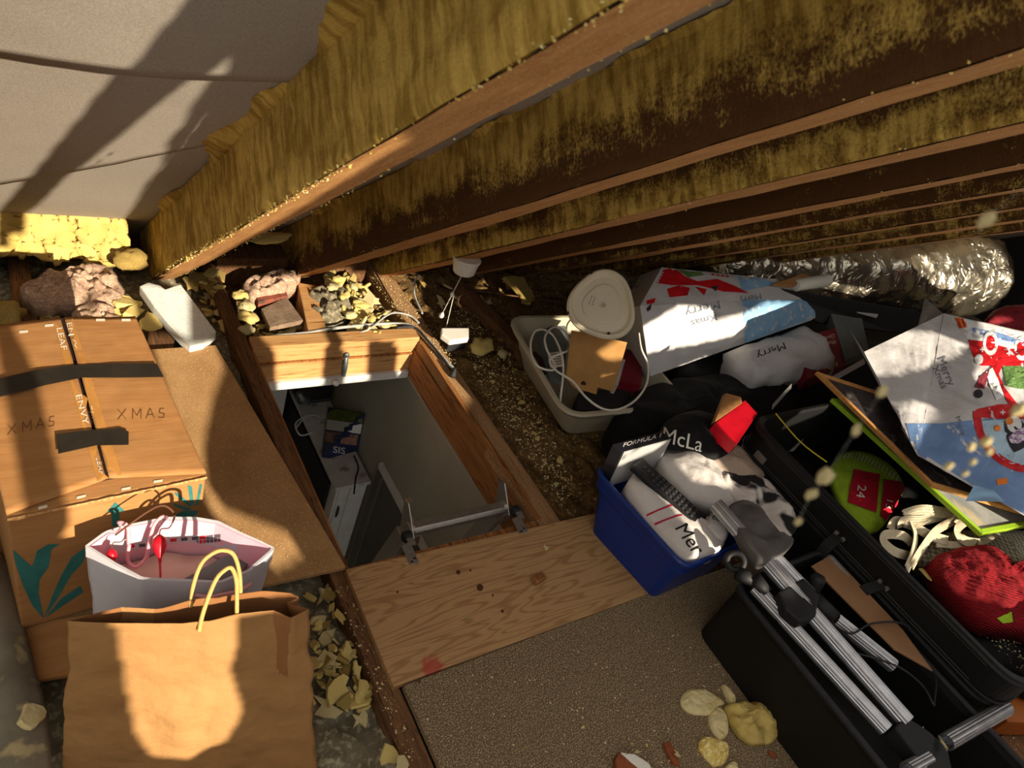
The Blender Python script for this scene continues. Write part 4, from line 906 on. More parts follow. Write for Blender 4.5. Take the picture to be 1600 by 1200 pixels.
# ------------------------------------------------------------------ ladder head and hinge brackets
mat('alu', (196, 192, 186), (176, 172, 166), 60, .38, metal=.9, stretch=(1, 1, 8)); mat('screw_dark', (62, 56, 50), None, rough=.5, metal=.6)
mat('rubber_black', (26, 26, 28), (36, 36, 38), 30, .6); mat('shell_black', (22, 22, 22), (16, 16, 17), 60, .5, .25, 260); mat('black_fabric', (18, 17, 18), (13, 13, 14), 40, .9, .3, 300)
lad = thing('loft_ladder', 'folded aluminium loft ladder head standing in the hatch', 'ladder', (1.06, 1.05, -1.3))
la, lb = F(643, 826, -.01), F(785, 793, -.01)
dv = (lb - la).normalized(); pv_ = V((0, 1, 0))
def prof(p): return [p + V((0, -.018, -.016)), p + V((0, .018, -.016)), p + V((0, .021, .004)), p + V((0, .012, .016)), p + V((0, -.012, .016)), p + V((0, -.021, .004))]
MB().rings([prof(la), prof(lb)], True, True, True).obj('rung', 'alu', lad, bevel=.003)
for k, p in enumerate((la, lb)):
    s_ = -1 if k == 0 else 1
    o_ = p + dv * .006 * s_
    # stile: a flanged channel running down into the room, its head cut to a point
    pts = [o_ + V((0, -.040, -.036)), o_ + V((0, .036, -.052)), o_ + V((0, .066, .060)), o_ + V((0, .042, .068)), o_ + V((0, -.036, .0))]
    st = MB().slab(pts, dv * s_, .004); st.obj('stile_head', 'alu', lad, bevel=.0008, seg=1)
    MB().slab([o_ + V((0, .042, .068)), o_ + V((0, .066, .060)), o_ + V((0, .066, .060)) + dv * s_ * -.016, o_ + V((0, .042, .068)) + dv * s_ * -.012], (0, .3, 1), .003).obj('stile_flange', 'alu', lad)
    MB().slab([o_ + V((0, -.034, -.03)), o_ + V((0, -.03, .0)), o_ + V((0, -.03, .0)) + dv * .02 * s_ * -1, o_ + V((0, -.034, -.03)) + dv * .02 * s_ * -1], (0, -1, .1), .003).obj('stile_flange', 'alu', lad)
    MB().obox(o_ + V((0, .16, -.66)), dv * .011, V((0, .030, .004)), V((0, -.14, .61))).obj('stile', 'alu', lad, bevel=.002)
    MB().lathe(o_, dv * s_, [(.020, -.01), (.022, .005), (.018, .008)], 18).obj('rung_collar', 'alu', lad)
for k, (a, b, c, d) in enumerate((((627, 852), (641, 847), (655, 878), (641, 882)), ((800, 811), (812, 805), (826, 830), (812, 834)))):
    q = [F(*p, .026) for p in (a, b, c, d)]
    hg = thing('hinge_bracket', ('steel hinge bracket screwed to the plank at the left ladder foot', 'steel hinge bracket screwed to the plank at the right ladder foot')[k], 'bracket', sum(q, V()) / 4, 'hinge brackets on the plank')
    MB().slab(q, (0, 0, -1), .003).obj('plate', mat('steel', (150, 144, 136), (130, 124, 118), 50, .5, metal=.6) if k == 0 else 'steel', hg, bevel=.0008, seg=1)
    for t in (.78, .9):
        p = q[0].lerp(q[3], t).lerp(q[1].lerp(q[2], t), .3 if t > .8 else .72)
        MB().lathe(p, (0, 0, 1), [(.004, 0), (.004, .001), (.002, .0018)], 10).obj('screw', 'screw_dark', hg)
    pc = q[0].lerp(q[1], .9) + V((.01, .03, -.015))
    MB().lathe(pc, dv, [(.012, -.014), (.017, -.010), (.017, .010), (.012, .014)], 16).obj('pivot_roller', 'rubber_black', hg)
    MB().obox(pc + V((0, -.018, .008)), dv * .010, V((0, .02, 0)), V((0, 0, .003))).obj('pivot_arm', 'steel', hg)
mat('resin', (150, 104, 62), (112, 70, 40), 40, .2, .4, 90, spec=.6)
rl = MB(); lo_ = F(840, 908, .024); rl.obox(lo_ + V((0, 0, .011)), V((.02, .004, 0)), V((-.002, .011, 0)), V((0, 0, .011)))
rl.obj('cork_stub', 'resin', label='small glossy brown stub lying on the pine plank', cat='cork', bevel=.006, seg=3)
place(sh[4], 'foam_scrap', F(852, 855, .026), (.3, .2, 0), .009, 'tiny white foam scrap on the plank near the blue crate', 'foam scrap')
for k, (x, y, r) in enumerate([(716, 894, .006), (735, 891, .003), (750, 918, .009), (621, 925, .003), (770, 930, .003), (785, 955, .004), (655, 1065, .003)]):
    p = F(x, y, .0224); MB().lathe(p, (0, 0, 1), [(r, 0), (r * .9, .0006)], 12, squash=lambda t: 1 + .35 * math.cos(t) ** 2).obj('wood_knot', mat('knot', (78, 46, 24), None) if k == 0 else 'knot', pk)

# ------------------------------------------------------------------ blue crate
mat('blue_plastic', (12, 48, 126), (10, 42, 112), 4, .35, spec=.5)
cbase = [V((1.515, .61, .02)), V((1.81, .625, .02)), V((1.80, .93, .02)), V((1.47, .89, .02))]
crim = [V((1.503, .585, .22)), V((1.845, .605, .22)), V((1.86, .985, .22)), V((1.458, .972, .22))]
def roundring(c4, r, n=6):
    out = []; k = len(c4)
    for i in range(k):
        p, a, b = c4[i], c4[i - 1], c4[(i + 1) % k]
        pa, pb = p + (a - p).normalized() * r, p + (b - p).normalized() * r
        for j in range(n + 1): t = j / n; out.append(pa * (1 - t) ** 2 + p * 2 * t * (1 - t) + pb * t * t)
    return out
def grow(ring, d, dz=0.0):
    c = sum(ring, V()) / len(ring); return [p + V((p.x - c.x, p.y - c.y, 0)).normalized() * d + V((0, 0, dz)) for p in ring]
crate = thing('storage_crate', 'dark blue plastic crate heaped with clothes', 'crate', (1.65, .78, .02))
b0, b1 = roundring(cbase, .03), roundring(crim, .045)
mid = [a.lerp(b, .9) for a, b in zip(b0, b1)]
MB().rings([b0, mid, grow(mid, .012), grow(b1, .014, -.003), grow(b1, .010, .004), grow(b1, .002, .004), grow(b1, -.004, -.004), grow(mid, -.006), grow(b0, -.006, .008)], True, True, True).obj('shell', 'blue_plastic', crate, smooth=False, bevel=0)
MB().rings([grow(mid, .002, -.035), grow(mid, .005, -.030), grow(mid, .005, -.004), grow(mid, .002, 0)], True).obj('rim_band', 'blue_plastic', crate)
# contents
mat('book_black', (24, 26, 30), (34, 36, 42), 6, .25, spec=.6); mat('book_silver', (196, 196, 194), (176, 176, 176), 5, .3, metal=.3)
mat('shirt_white', (206, 200, 195), (194, 187, 181), 10, .9, .5, 25, bdist=.008); mat('cloth_grey', (96, 92, 88), (78, 74, 72), 12, .9, .2, 60); mat('cloth_beige', (176, 158, 140), (156, 138, 122), 12, .9)
mat('ink_black', (16, 16, 18), None, rough=.7); mat('stripe_red', (176, 28, 58), None, rough=.7); mat('embroidery', (226, 222, 214), None, rough=.6)
bk = thing('boxed_book', 'black and silver boxed book lettered FORMULA 1 in the blue crate', 'book', F(985, 720, .2))
A_, B_, C_ = F(957, 694, .33), F(1034, 674, .33), F(973, 706, .33)
D_ = F(966, 757, .22)
w_ = B_ - A_; t_ = C_ - A_; h_ = D_ - C_; h_ = V((h_.x * .3, h_.y * .3, -.15))
bb = MB().hexa([A_ + h_, A_ + h_ + w_, A_ + h_ + w_ + t_, A_ + h_ + t_, A_, A_ + w_, A_ + w_ + t_, A_ + t_]).obj('slipcase', 'book_black', bk, bevel=.002)
n_ = w_.cross(h_).normalized()
if n_.y > 0: n_ = -n_
MB().slab([C_ + n_ * .0005 + w_ * .02, C_ + w_ * .98 + n_ * .0005, C_ + w_ * .98 + h_ * .97 + n_ * .0005, C_ + w_ * .02 + h_ * .97 + n_ * .0005], n_, .0015).obj('cover', 'book_silver', bk)
lettering('FORMULA 1', (1004, 688), (11.5, -3.0), (3.2, -9.5), [bb], 'embroidery', bk)
# remote control / keyboard strip
r0, r1 = F(996, 720, .285), F(1096, 812, .262)
rd = (r1 - r0); wd = V((rd.y, -rd.x, 0)).normalized(); rn = rd.cross(wd).normalized(); rn = rn if rn.z > 0 else -rn
rem = thing('remote_control', 'long black remote control with rows of buttons on the clothes', 'remote', r0.lerp(r1, .5))
rb_ = MB().obox(r0.lerp(r1, .5) - rn * .012, rd * .5, wd * .034, rn * .012).obj('body', 'rubber_black', rem, bevel=.010, seg=4)
mat('button', (58, 58, 60), None, rough=.45)
for i in range(13):
    for j in (-1, 0, 1):
        if i < 3 and j != 0: continue
        p = r0.lerp(r1, .12 + i * .064) + wd * .019 * j + rn * .001
        MB().obox(p, rd.normalized() * .0042, wd * .006, rn * .0018).obj('button', 'button', rem, bevel=.0012, seg=1)
def cloth(name, pts, z, h, m, label, cat, amp=.006, fs=14, seed=0, ridge=.0, skirt=.06, pw=2.4, rings=16, zs=None):
    return mound([F(*p, z if zs is None else zs[i]) for i, p in enumerate(pts)], z, h, amp, fs, rings, seg=8, seed=seed, ridge=ridge, skirt=skirt, pw=pw).obj(name, m, smooth=True, label=label, cat=cat)
cap_ = cloth('white_hat', [(1030, 722), (1040, 704), (1062, 698), (1090, 704), (1116, 722), (1140, 758), (1156, 786), (1130, 790), (1100, 785), (1075, 778), (1052, 758)], .245, .045, 'shirt_white', 'plain white cloth hat between the remote and the grey cloth', 'hat', .007, 14, 3, ridge=.008)
shirt = cloth('white_shirt', [(980, 762), (986, 746), (996, 737), (1008, 742), (1024, 762), (1042, 782), (1062, 796), (1080, 812), (1098, 828), (1118, 830), (1134, 836), (1126, 858), (1100, 866), (1076, 868), (1050, 850), (1024, 822), (1000, 792)], .235, .028, 'shirt_white', 'folded white shirt with two red stripes and black letters over the crate rim', 'shirt', .005, 14, 4, ridge=.006)
MB_ = decal('red_stripe', [[(1010, 804), (1028, 796), (1046, 789), (1056, 788), (1056, 790), (1046, 792), (1028, 799), (1011, 807)], [(1022, 818), (1040, 811), (1056, 805), (1066, 804), (1066, 806), (1056, 808), (1040, 814), (1024, 821)]], [shirt], 'stripe_red', shirt, L=6, off=.0015)
lettering('Mer', (1077, 842), (19, 26), (28, -13), [shirt], 'ink_black', shirt, 'lettering', 5, .0015)
fed = cloth('white_cloth', [(1094, 826), (1104, 806), (1120, 796), (1134, 806), (1138, 826), (1132, 846), (1112, 842)], .24, .03, 'shirt_white', 'crumpled white cloth lettered in black under the ribbed pole end', 'shirt', .006, 20, 7)
lettering('Fed', (1116, 808), (13, 5), (4, -13), [fed], 'ink_black', fed, 'lettering', 5, .0015)
bcap = cloth('black_hat', [(1028, 690), (1034, 668), (1052, 652), (1080, 646), (1110, 652), (1140, 672), (1150, 694), (1136, 712), (1110, 718), (1085, 706), (1055, 704)], .28, .06, 'black_fabric', 'black hat with large white embroidered letters behind the white hat', 'hat', .008, 11, 8, ridge=.012)
lettering('McLa', (1066, 688), (30, 8), (5, -32), [bcap], 'embroidery', bcap, 'lettering', 5, .002)
cloth('beige_cloth', [(1100, 720), (1115, 702), (1140, 694), (1158, 700), (1178, 722), (1196, 742), (1170, 750), (1140, 745)], .26, .03, 'cloth_beige', 'beige grey cloth between the white hat and the suitcase', 'cloth', .010, 12, 9, ridge=.012)
mat('cloth_mono', (206, 198, 190), (34, 33, 34), 9, .9, .2, 60, lo=.47, hi=.53, detail=2)
cloth('patterned_top', [(1118, 745), (1150, 738), (1190, 745), (1215, 765), (1240, 800), (1245, 830), (1215, 838), (1190, 820), (1170, 795), (1150, 780)], .27, .025, 'cloth_mono', 'black top with bold white pattern beside the suitcase', 'clothing', .016, 12, 10, ridge=.035)
cloth('grey_jacket', [(1140, 792), (1160, 782), (1185, 790), (1205, 815), (1225, 838), (1240, 840), (1238, 856), (1215, 868), (1190, 878), (1172, 858), (1155, 830)], .325, .02, 'cloth_grey', 'dark grey jacket lying over the ribbed poles', 'clothing', .012, 12, 12, ridge=.03, skirt=.03)

# ------------------------------------------------------------------ translucent tub and what is in it
mat('tub_plastic', (206, 196, 168), (196, 186, 158), 4, .45, trans=.25, spec=.4)
tb = [V((1.70, 1.335, -.03)), V((2.10, 1.31, -.03)), V((2.12, 1.72, -.03)), V((1.74, 1.75, -.03))]
tr_ = [V((1.575, 1.275, .15)), V((2.17, 1.235, .15)), V((2.2, 1.80, .15)), V((1.665, 1.835, .15))]
tub = thing('plastic_tub', 'cloudy translucent plastic tub right of the gold insulation', 'tub', (1.88, 1.53, -.03))
rb0 = roundring(tb, .05); rb1 = roundring(tr_, .09)
rb1[20:] = rb1[20:]
midr = [a.lerp(b, .45) for a, b in zip(rb0, rb1)]; upr = [a.lerp(b, .86) for a, b in zip(rb0, rb1)]
MB().rings([rb0, midr, grow(midr, .006, .004), upr, grow(upr, .016), grow(rb1, .02, -.004), grow(rb1, .012, .003), grow(rb1, -.004, .003), grow(upr, -.004), grow(midr, -.003), grow(rb0, -.004, .006)], True, True, True).obj('shell', 'tub_plastic', tub)
mat('cream_plastic', (226, 216, 188), (216, 204, 174), 5, .4)
# white rounded device standing on its edge, underside to the camera
dvx = thing('device_base', 'cream plastic device lying with its rounded underside and four screws showing', 'appliance', F(940, 560, .1))
dc = PX(942, 476, 1.78); nrm = (CAM - dc).normalized(); nrm = (nrm + V((.15, .0, .35))).normalized()
rx = (CR.col[0] - CR.col[0].dot(nrm) * nrm).normalized(); ry_ = nrm.cross(rx)
sq = lambda t: 1 + .07 * math.cos(3 * (t - 1.25)) - .02 * math.cos(2 * t)
sc_ = (dc - CAM).length / 1250
MB().lathe(dc - nrm * .07, nrm, [(50 * sc_, 0), (56 * sc_, .02), (60 * sc_, .055), (61 * sc_, .066), (58 * sc_, .074), (54 * sc_, .074), (50 * sc_, .066), (47 * sc_, .064), (36 * sc_, .066), (34 * sc_, .070), (30 * sc_, .071)], 56, ref=rx, squash=sq).obj('housing', 'cream_plastic', dvx, smooth=False)
MB().lathe(dc - nrm * .001, nrm, [(7 * sc_, 0), (7 * sc_, .005), (5 * sc_, .005), (4.5 * sc_, .002)], 20).obj('boss', 'cream_plastic', dvx.children[0])
for (x, y) in ((924, 426), (995, 448), (887, 489), (951, 521)):
    p = PN(x, y, dc + nrm * .004, nrm); MB().lathe(p - nrm * .006, nrm, [(2.6 * sc_, 0), (2.6 * sc_, .008), (1.5 * sc_, .009)], 12).obj('screw', 'rubber_black', dvx.children[0])
hs = [o for o in dvx.children if o.name.startswith('housing')]
lettering('::::', (926, 470), (6, -16), (14, 5), hs, 'slate_print', dvx, 'moulded_text', 6, .001)
# brown card panel
q4 = [F(884, 590, .15), F(893, 516, .26), F(980, 535, .28), F(958, 612, .17), F(934, 606, .17), F(932, 616, .16), F(900, 607, .155)]
cp = thing('brown_card', 'brown die cut card propped in the plastic tub', 'card', q4[0])
nn = (q4[2] - q4[0]).cross(q4[1] - q4[0]).normalized(); cpp = MB().slab([PN(*p, q4[0], nn) for p in [(884, 590), (893, 516), (980, 535), (958, 612), (934, 605), (932, 616), (898, 606)]], nn if nn.y > 0 else -nn, .003).obj('card', mat('kraft_card', (180, 136, 80), (168, 124, 70), 20, .8), cp)
decal('thumb_hole', [[(907, 601), (908, 597), (912, 595), (916, 599), (915, 602)]], [cpp], 'dark_inside', cp)
mat('book_red', (128, 28, 40), (108, 22, 34), 8, .45)
def bookbox(pts, z, t, m, label, name='book', cat='book'): return MB().slab([F(*p, z) for p in pts], (0, 0, -1), t).obj(name, m, label=label, cat=cat, bevel=.002)
bookbox([(966, 595), (978, 545), (1004, 550), (1002, 602)], .14, .05, 'book_red', 'dark red book standing in the tub beside the brown card')
bookbox([(960, 600), (970, 560), (977, 562), (966, 602)], .145, .05, 'shirt_white', 'thin white booklet beside the dark red book in the tub')
mat('mesh_black', (44, 44, 46), (18, 18, 20), 500, .6)
bookbox([(905, 612), (985, 605), (990, 640), (900, 640)], .10, .06, 'mesh_black', 'black wire mesh tray low in the tub', 'mesh_tray', 'tray')
bookbox([(840, 520), (880, 500), (888, 520), (880, 600), (858, 590)], .12, .012, 'card_grey', 'grey metal plate leaning at the left inside the tub', 'metal_plate', 'plate')
lab = [F(856, 552, .175), F(880, 548, .175), F(882, 572, .17), F(860, 574, .17)]
wc = thing('white_lead', 'white cable coiled in the tub with a paper tag on it', 'cable', F(870, 560, .13))
lead = [F(875, 628, .13), F(880, 570, .19), F(868, 530, .2), F(852, 516, .2), F(836, 518, .2), F(829, 540, .19), F(836, 568, .185), F(855, 578, .18), F(868, 574, .18), F(854, 545, .2), F(852, 525, .21), F(866, 511, .21), F(884, 520, .21), F(890, 545, .2), F(860, 560, .2), F(868, 578, .2), F(895, 596, .2), F(915, 620, .2), F(940, 638, .2), F(965, 640, .2), F(992, 626, .21), F(1010, 600, .22), F(1012, 570, .25), F(1002, 545, .28), F(998, 520, .30)]
MB().tube(smoothpath(lead, 8), .0042, 8).obj('lead', 'plastic_white', wc, smooth=True)
tgm = MB().slab(lab, (0, 0, -1), .002).obj('paper_tag', 'print_white', wc)
for k in range(5): decal('tag_print', [[(858 + k * .4, 554 + k * 4), (880, 551 + k * 4), (880, 552.2 + k * 4), (858 + k * .4, 555.2 + k * 4)]], [tgm], 'slate_print', wc)

# ------------------------------------------------------------------ black holdall mass under the bags
cloth('black_holdall', [(960, 650), (1000, 610), (1080, 590), (1160, 590), (1240, 600), (1240, 640), (1180, 680), (1100, 690), (1030, 680), (985, 690)], .12, .07, 'black_fabric', 'soft black holdall between the tub and the suitcase', 'bag', .02, 9, 21, skirt=.12, ridge=.03)
cloth('black_liner', [(1180, 445), (1290, 462), (1400, 480), (1500, 496), (1480, 560), (1400, 600), (1320, 640), (1220, 640), (1120, 600), (1060, 560)], .12, .04, 'black_fabric', 'black sheet lining behind and between the gift bags', 'sheet', .01, 6, 22, skirt=.15)
MB().slab([F(1168, 441, .40), F(1290, 462, .40), F(1400, 480, .40), F(1502, 497, .40), F(1502, 520, .30), F(1400, 520, .28), F(1280, 505, .28)], (0, .5, -.6), .012).obj('open_case', 'shell_black', label='black case lid edge running behind the gift bags below the foil roll', cat='case', bevel=.004)
# red box and its brown neighbour
MB().slab([F(1116, 662, .37), F(1164, 625, .37), F(1184, 646, .37), F(1152, 694, .37)], (0, .1, -1), .05).obj('red_box', 'red_gloss', label='small red box standing between the black hat and the suitcase', cat='box', bevel=.002)
MB().slab([F(1116, 660, .37), F(1134, 614, .38), F(1158, 620, .38), F(1160, 630, .37)], (0, .3, -1), .02).obj('brown_box', 'cardboard', label='small brown box flap behind the red box', cat='box', bevel=.002)

# ------------------------------------------------------------------ gift bags on the right
mat('bag_sky', (142, 184, 216), (128, 170, 206), 6, .6); mat('paper_white', (206, 204, 203), (194, 192, 193), 6, .65, .6, 9, bdist=.02)
mat('print_red', (212, 26, 34), (196, 20, 30), 20, .55); mat('print_green', (116, 150, 84), (70, 108, 56), 60, .6); mat('print_blue', (96, 130, 190), (140, 170, 214), 40, .6); mat('print_ink', (110, 116, 124), None); mat('print_orange', (236, 130, 40), None); mat('print_dark', (46, 44, 52), None); mat('print_snow', (236, 238, 240), None); mat('print_scarf', (150, 110, 160), (230, 226, 232), 60, .6, stretch=(1, 1, 1), lo=.48, hi=.52)
def panel(c4, n1, n2, amp, fs, seed, m, name, parent, crease=.0):
    a, b, c, d = c4; nn = (b - a).cross(d - a).normalized()
    if nn.dot(CAM - a) < 0: nn = -nn
    def fn(u, v):
        p = (a * (1 - u) + b * u) * (1 - v) + (d * (1 - u) + c * u) * v
        e = min(1, 6 * min(u, 1 - u, v, 1 - v) + .15)
        return p + nn * (e * (amp * FR(p, fs, 4, seed) + amp * .8 * abs(N3(p, fs * .6, seed)) + crease * math.sin(math.pi * v) * math.sin(math.pi * u)))
    return MB().grid(fn, n1, n2).obj(name, m, parent, smooth=True)
def giftbag(label, loc, front, top, back_shift, seed, name='gift_bag', group='christmas gift bags'):
    t = thing(name, label, 'bag', loc, group)
    f_ = panel(front, 60, 40, .020, 7, seed, 'paper_white', 'front_panel', t, .02)
    g_ = panel(top, 36, 14, .010, 8, seed + 1, 'paper_white', 'side_panel', t, .01)
    bs = V(back_shift)
    for e in ((front[3], front[2]), (top[0], top[3]), (front[2], front[1]), (front[0], front[3])):
        MB().slab([e[0], e[1], e[1] + bs, e[0] + bs], (.1, .1, -.1), .002).obj('gusset', 'paper_white', t)
    return t, f_, g_
A1_, B1_, C1_, D1_ = F(1000, 478, .40), F(1288, 466, .36), F(1291, 492, .30), F(1016, 588, .16)
E1_, F1_ = F(1034, 418, .44), F(1212, 436, .42)
g1, g1f, g1t = giftbag('left gift bag lying on its side, white and sky blue in the sunlight', (2.4, 1.5, .0), [A1_, B1_, C1_, D1_], [A1_, B1_.lerp(A1_, .1), F1_, E1_], (.12, .18, -.16), 3)
decal('blue_print', [[(1160, 468), (1286, 469), (1289, 490), (1230, 512), (1164, 536)]], [g1f, g1t], 'bag_sky', g1, L=9, off=.0012)
decal('blue_print', [[(1150, 425), (1205, 434), (1208, 446), (1160, 455)]], [g1t, g1f], 'bag_sky', g1, L=9, off=.0012)
decal('red_print', [[(1030, 424), (1052, 418), (1070, 432), (1090, 440), (1120, 436), (1150, 448), (1170, 458), (1130, 456), (1090, 446), (1050, 446), (1020, 442)], [(1042, 452), (1060, 446), (1078, 450), (1074, 462), (1046, 465)], [(1100, 418), (1125, 420), (1140, 434), (1110, 430)], [(1010, 470), (1024, 466), (1022, 474), (1010, 476)], [(1085, 448), (1104, 452), (1100, 462)]], [g1f, g1t], 'print_red', g1, L=8, off=.0018)
decal('green_print', [[(1056, 420), (1090, 420), (1100, 430), (1075, 434)]], [g1t, g1f], 'print_green', g1, L=8, off=.0018)
decal('black_print', [[(1009, 482), (1018, 474), (1016, 484), (1011, 487)], [(1110, 448), (1122, 446), (1118, 456)]], [g1f, g1t], 'print_dark', g1, L=8, off=.002)
lettering('Merry', (1098, 482), (-22, 6), (5, 18), [g1f, g1t], 'print_ink', g1, 'lettering', 8, .0016)
lettering('Xmas', (1100, 500), (-18, 5), (4, 14), [g1f, g1t], 'print_ink', g1, 'lettering', 8, .0016)
lettering('Merry', (1172, 466), (-14, 3), (3, 12), [g1f, g1t], 'print_ink', g1, 'lettering', 8, .0022)
lettering('Home', (1112, 556), (-14, 4), (3, 12), [g1f], 'print_ink', g1, 'lettering', 8, .0016)
# second, shaded bag with a dark red box
g2 = thing('gift_bag', 'shaded white gift bag lying beneath the blue one, dark red box in its mouth', 'bag', (2.5, 1.1, .05), 'christmas gift bags')
ax0, ax1 = F(1150, 580, .20), F(1262, 556, .22)
dr_ = (ax1 - ax0); u_ = V((-dr_.y, dr_.x, 0)).normalized()
rr = []
for k in range(15):
    t = k / 14; c = ax0.lerp(ax1, t); rad = .075 + .045 * t
    rr.append([c + u_ * math.cos(a_) * rad * 1.15 + V((0, 0, 1)) * math.sin(a_) * rad + V((0, 0, .02 * N3((k * .5, math.cos(a_) * 2, math.sin(a_) * 2), 1))) + u_ * .03 * N3((k * .4, math.cos(a_), math.sin(a_) * 2), 1, 3) for a_ in [2 * math.pi * j / 28 for j in range(28)]])
g2b = MB().rings(rr, True, True, False).obj('paper', 'paper_white', g2, smooth=True, solid=.002)
lettering('Merry', (1205, 548), (-18, 7), (6, 15), [g2b], 'print_dark', g2, 'lettering', 6, .002)
rbx = thing('toy_box', 'dark red printed box sticking out of the shaded gift bag', 'box', F(1290, 560, .2))
rq = [F(1242, 530, .30), F(1306, 512, .31), F(1322, 570, .25), F(1262, 592, .24)]
rbb = MB().slab(rq, (0, 0, -1), .07).obj('body', 'book_red', rbx, bevel=.002)
lettering('Musical Dancing', (1282, 541), (-7.2, 2.4), (2.2, 8), [rbb], 'print_white', rbx, off=.001)
lettering('Christmas tree', (1282, 531), (-7.2, 2.4), (2.2, 8), [rbb], 'print_white', rbx, off=.001)
lettering('Premier', (1294, 572), (-9, 3), (2.2, 9), [rbb], 'print_white', rbx, off=.001)
MB().slab([F(1296, 484, .33), F(1342, 476, .34), F(1358, 548, .29), F(1322, 562, .27)], (0, 0, -1), .05).obj('grey_carton', 'card_grey', label='plain grey carton beside the dark red box', cat='carton', bevel=.002)
MB().slab([F(1330, 478, .36), F(1375, 486, .36), F(1370, 496, .35), F(1340, 488, .35)], (0, 0, -1), .004).obj('carton_flap', 'paper_white', label='pale open flap above the grey carton', cat='card')
MB().slab([F(1300, 588, .31), F(1350, 560, .33), F(1352, 568, .33), F(1306, 594, .31)], (0, 0, -1), .003).obj('paper_edge', 'paper_white', label='narrow white paper edge at the top of the wooden frame', cat='paper')
# third bag: the big one at the right edge
P1, P2, P3, P4 = F(1474, 490, .60), F(1700, 540, .60), F(1700, 862, .45), F(1434, 712, .47)
E3 = F(1350, 550, .53); G3 = F(1400, 645, .48)
g3, g3f, g3t = giftbag('large gift bag at the right edge printed with a red truck and a penguin', (2.9, .8, .1), [P1, P2, P3, P4], [E3, P1, P4, G3], (.25, .2, -.06), 11)
T3 = [g3f, g3t]
def d3(name, polys, m, off=.0016, L=9): return decal(name, polys, T3, m, g3, off=off, L=L)
d3('sky_print', [[(1408, 662), (1470, 662), (1530, 655), (1640, 650), (1640, 830), (1545, 780), (1418, 700)]], mat('bag_denim', (118, 150, 196), (104, 136, 184), 6, .6), .001)
d3('snow_print', [[(1500, 497), (1640, 530), (1640, 575), (1560, 545), (1510, 528)]], 'print_snow', .001)
d3('blue_print', [[(1518, 512), (1560, 520), (1600, 533), (1600, 540), (1558, 530), (1520, 520)]], 'print_blue', .0016)
d3('red_truck', [[(1512, 531), (1540, 534), (1570, 543), (1640, 556), (1640, 585), (1600, 572), (1566, 572), (1560, 585), (1568, 604), (1580, 620), (1596, 640), (1640, 650), (1640, 668), (1585, 654), (1560, 655), (1525, 652), (1524, 640), (1560, 632), (1574, 632), (1566, 610), (1556, 590), (1548, 572), (1532, 572), (1520, 556)]], 'print_red', .0022)
def ringpoly(cx, cy, r0_, r1_, a0, a1, n=18, sx=1.0):
    o_ = [(cx + r1_ * sx * math.cos(a0 + (a1 - a0) * i / n), cy + r1_ * math.sin(a0 + (a1 - a0) * i / n)) for i in range(n + 1)]
    return o_ + [(cx + r0_ * sx * math.cos(a1 + (a0 - a1) * i / n), cy + r0_ * math.sin(a1 + (a0 - a1) * i / n)) for i in range(n + 1)]
def disc(cx, cy, r, sx=1.0, n=18): return [(cx + r * sx * math.cos(2 * math.pi * i / n), cy + r * math.sin(2 * math.pi * i / n)) for i in range(n)]
d3('red_arch', [ringpoly(1612, 648, 80, 92, math.pi * .45, math.pi * 1.02)], 'print_red', .0024)
d3('pond', [ringpoly(1612, 655, 2, 78, math.pi * .46, math.pi * .99)], mat('print_pond', (176, 206, 226), None), .002)
for (x, y) in ((1547, 537), (1596, 545)):
    wh = d3('wheel', [disc(x, y, 19, .62)], 'print_snow', .0028); decal('wheel_hub', [disc(x, y, 12, .6)], T3, 'print_red', wh or g3, off=.0034, L=9)
d3('headlamp', [disc(1529, 562, 8, .8)], 'print_snow', .003)
d3('present', [[(1492, 497), (1506, 496), (1511, 512), (1499, 514)]], 'print_orange', .0024); d3('present_bands', [[(1494, 499), (1497, 499), (1502, 513), (1499, 513)], [(1501, 498), (1504, 498), (1509, 512), (1506, 512)]], 'print_red', .003)
d3('tree_print', [[(1566, 573), (1600, 572), (1640, 585), (1640, 612), (1590, 608), (1572, 604)]], 'print_green', .0028)
d3('penguin_body', [[(1573, 690), (1566, 660), (1576, 654), (1594, 656), (1604, 670), (1600, 700), (1584, 708), (1578, 700)]], 'print_dark', .0034); d3('penguin_face', [disc(1584, 664, 13, .9)], 'print_snow', .004)
d3('penguin_cheek', [disc(1576, 659, 6), disc(1557, 670, 5)], 'print_orange', .0046); d3('scarf', [[(1574, 684), (1590, 672), (1606, 664), (1606, 684), (1590, 694), (1578, 693)]], 'print_scarf', .0044)
d3('snowman', [[(1540, 582), (1550, 575), (1560, 596), (1568, 620), (1556, 626), (1545, 600)]], 'print_snow', .003); d3('hat', [[(1522, 606), (1530, 590), (1546, 576), (1542, 592), (1538, 608)]], mat('print_hat', (132, 44, 56), None), .003); d3('bobble', [disc(1528, 616, 7)], 'print_dark', .0032)
for (x, y) in ((1534, 547), (1576, 553), (1566, 645)): d3('snowflake', [[(x - 4, y - 1), (x + 4, y - 1), (x + 4, y + 1), (x - 4, y + 1)], [(x - 1, y - 4), (x + 1, y - 4), (x + 1, y + 4), (x - 1, y + 4)]], 'print_snow', .0034)
d3('orange_tag', [[(1556, 750), (1572, 747), (1574, 756), (1558, 759)]], 'print_orange', .003)
lettering('Merry', (1478, 580), (7, 18), (17, -7), T3, 'print_ink', g3, 'lettering', 8, .002); lettering('Xmas', (1468, 590), (7, 15), (14, -6), T3, 'print_ink', g3, 'lettering', 8, .002); lettering('Merry', (1500, 666), (4, 12), (11, -4), T3, 'print_ink', g3, 'lettering', 8, .0022)
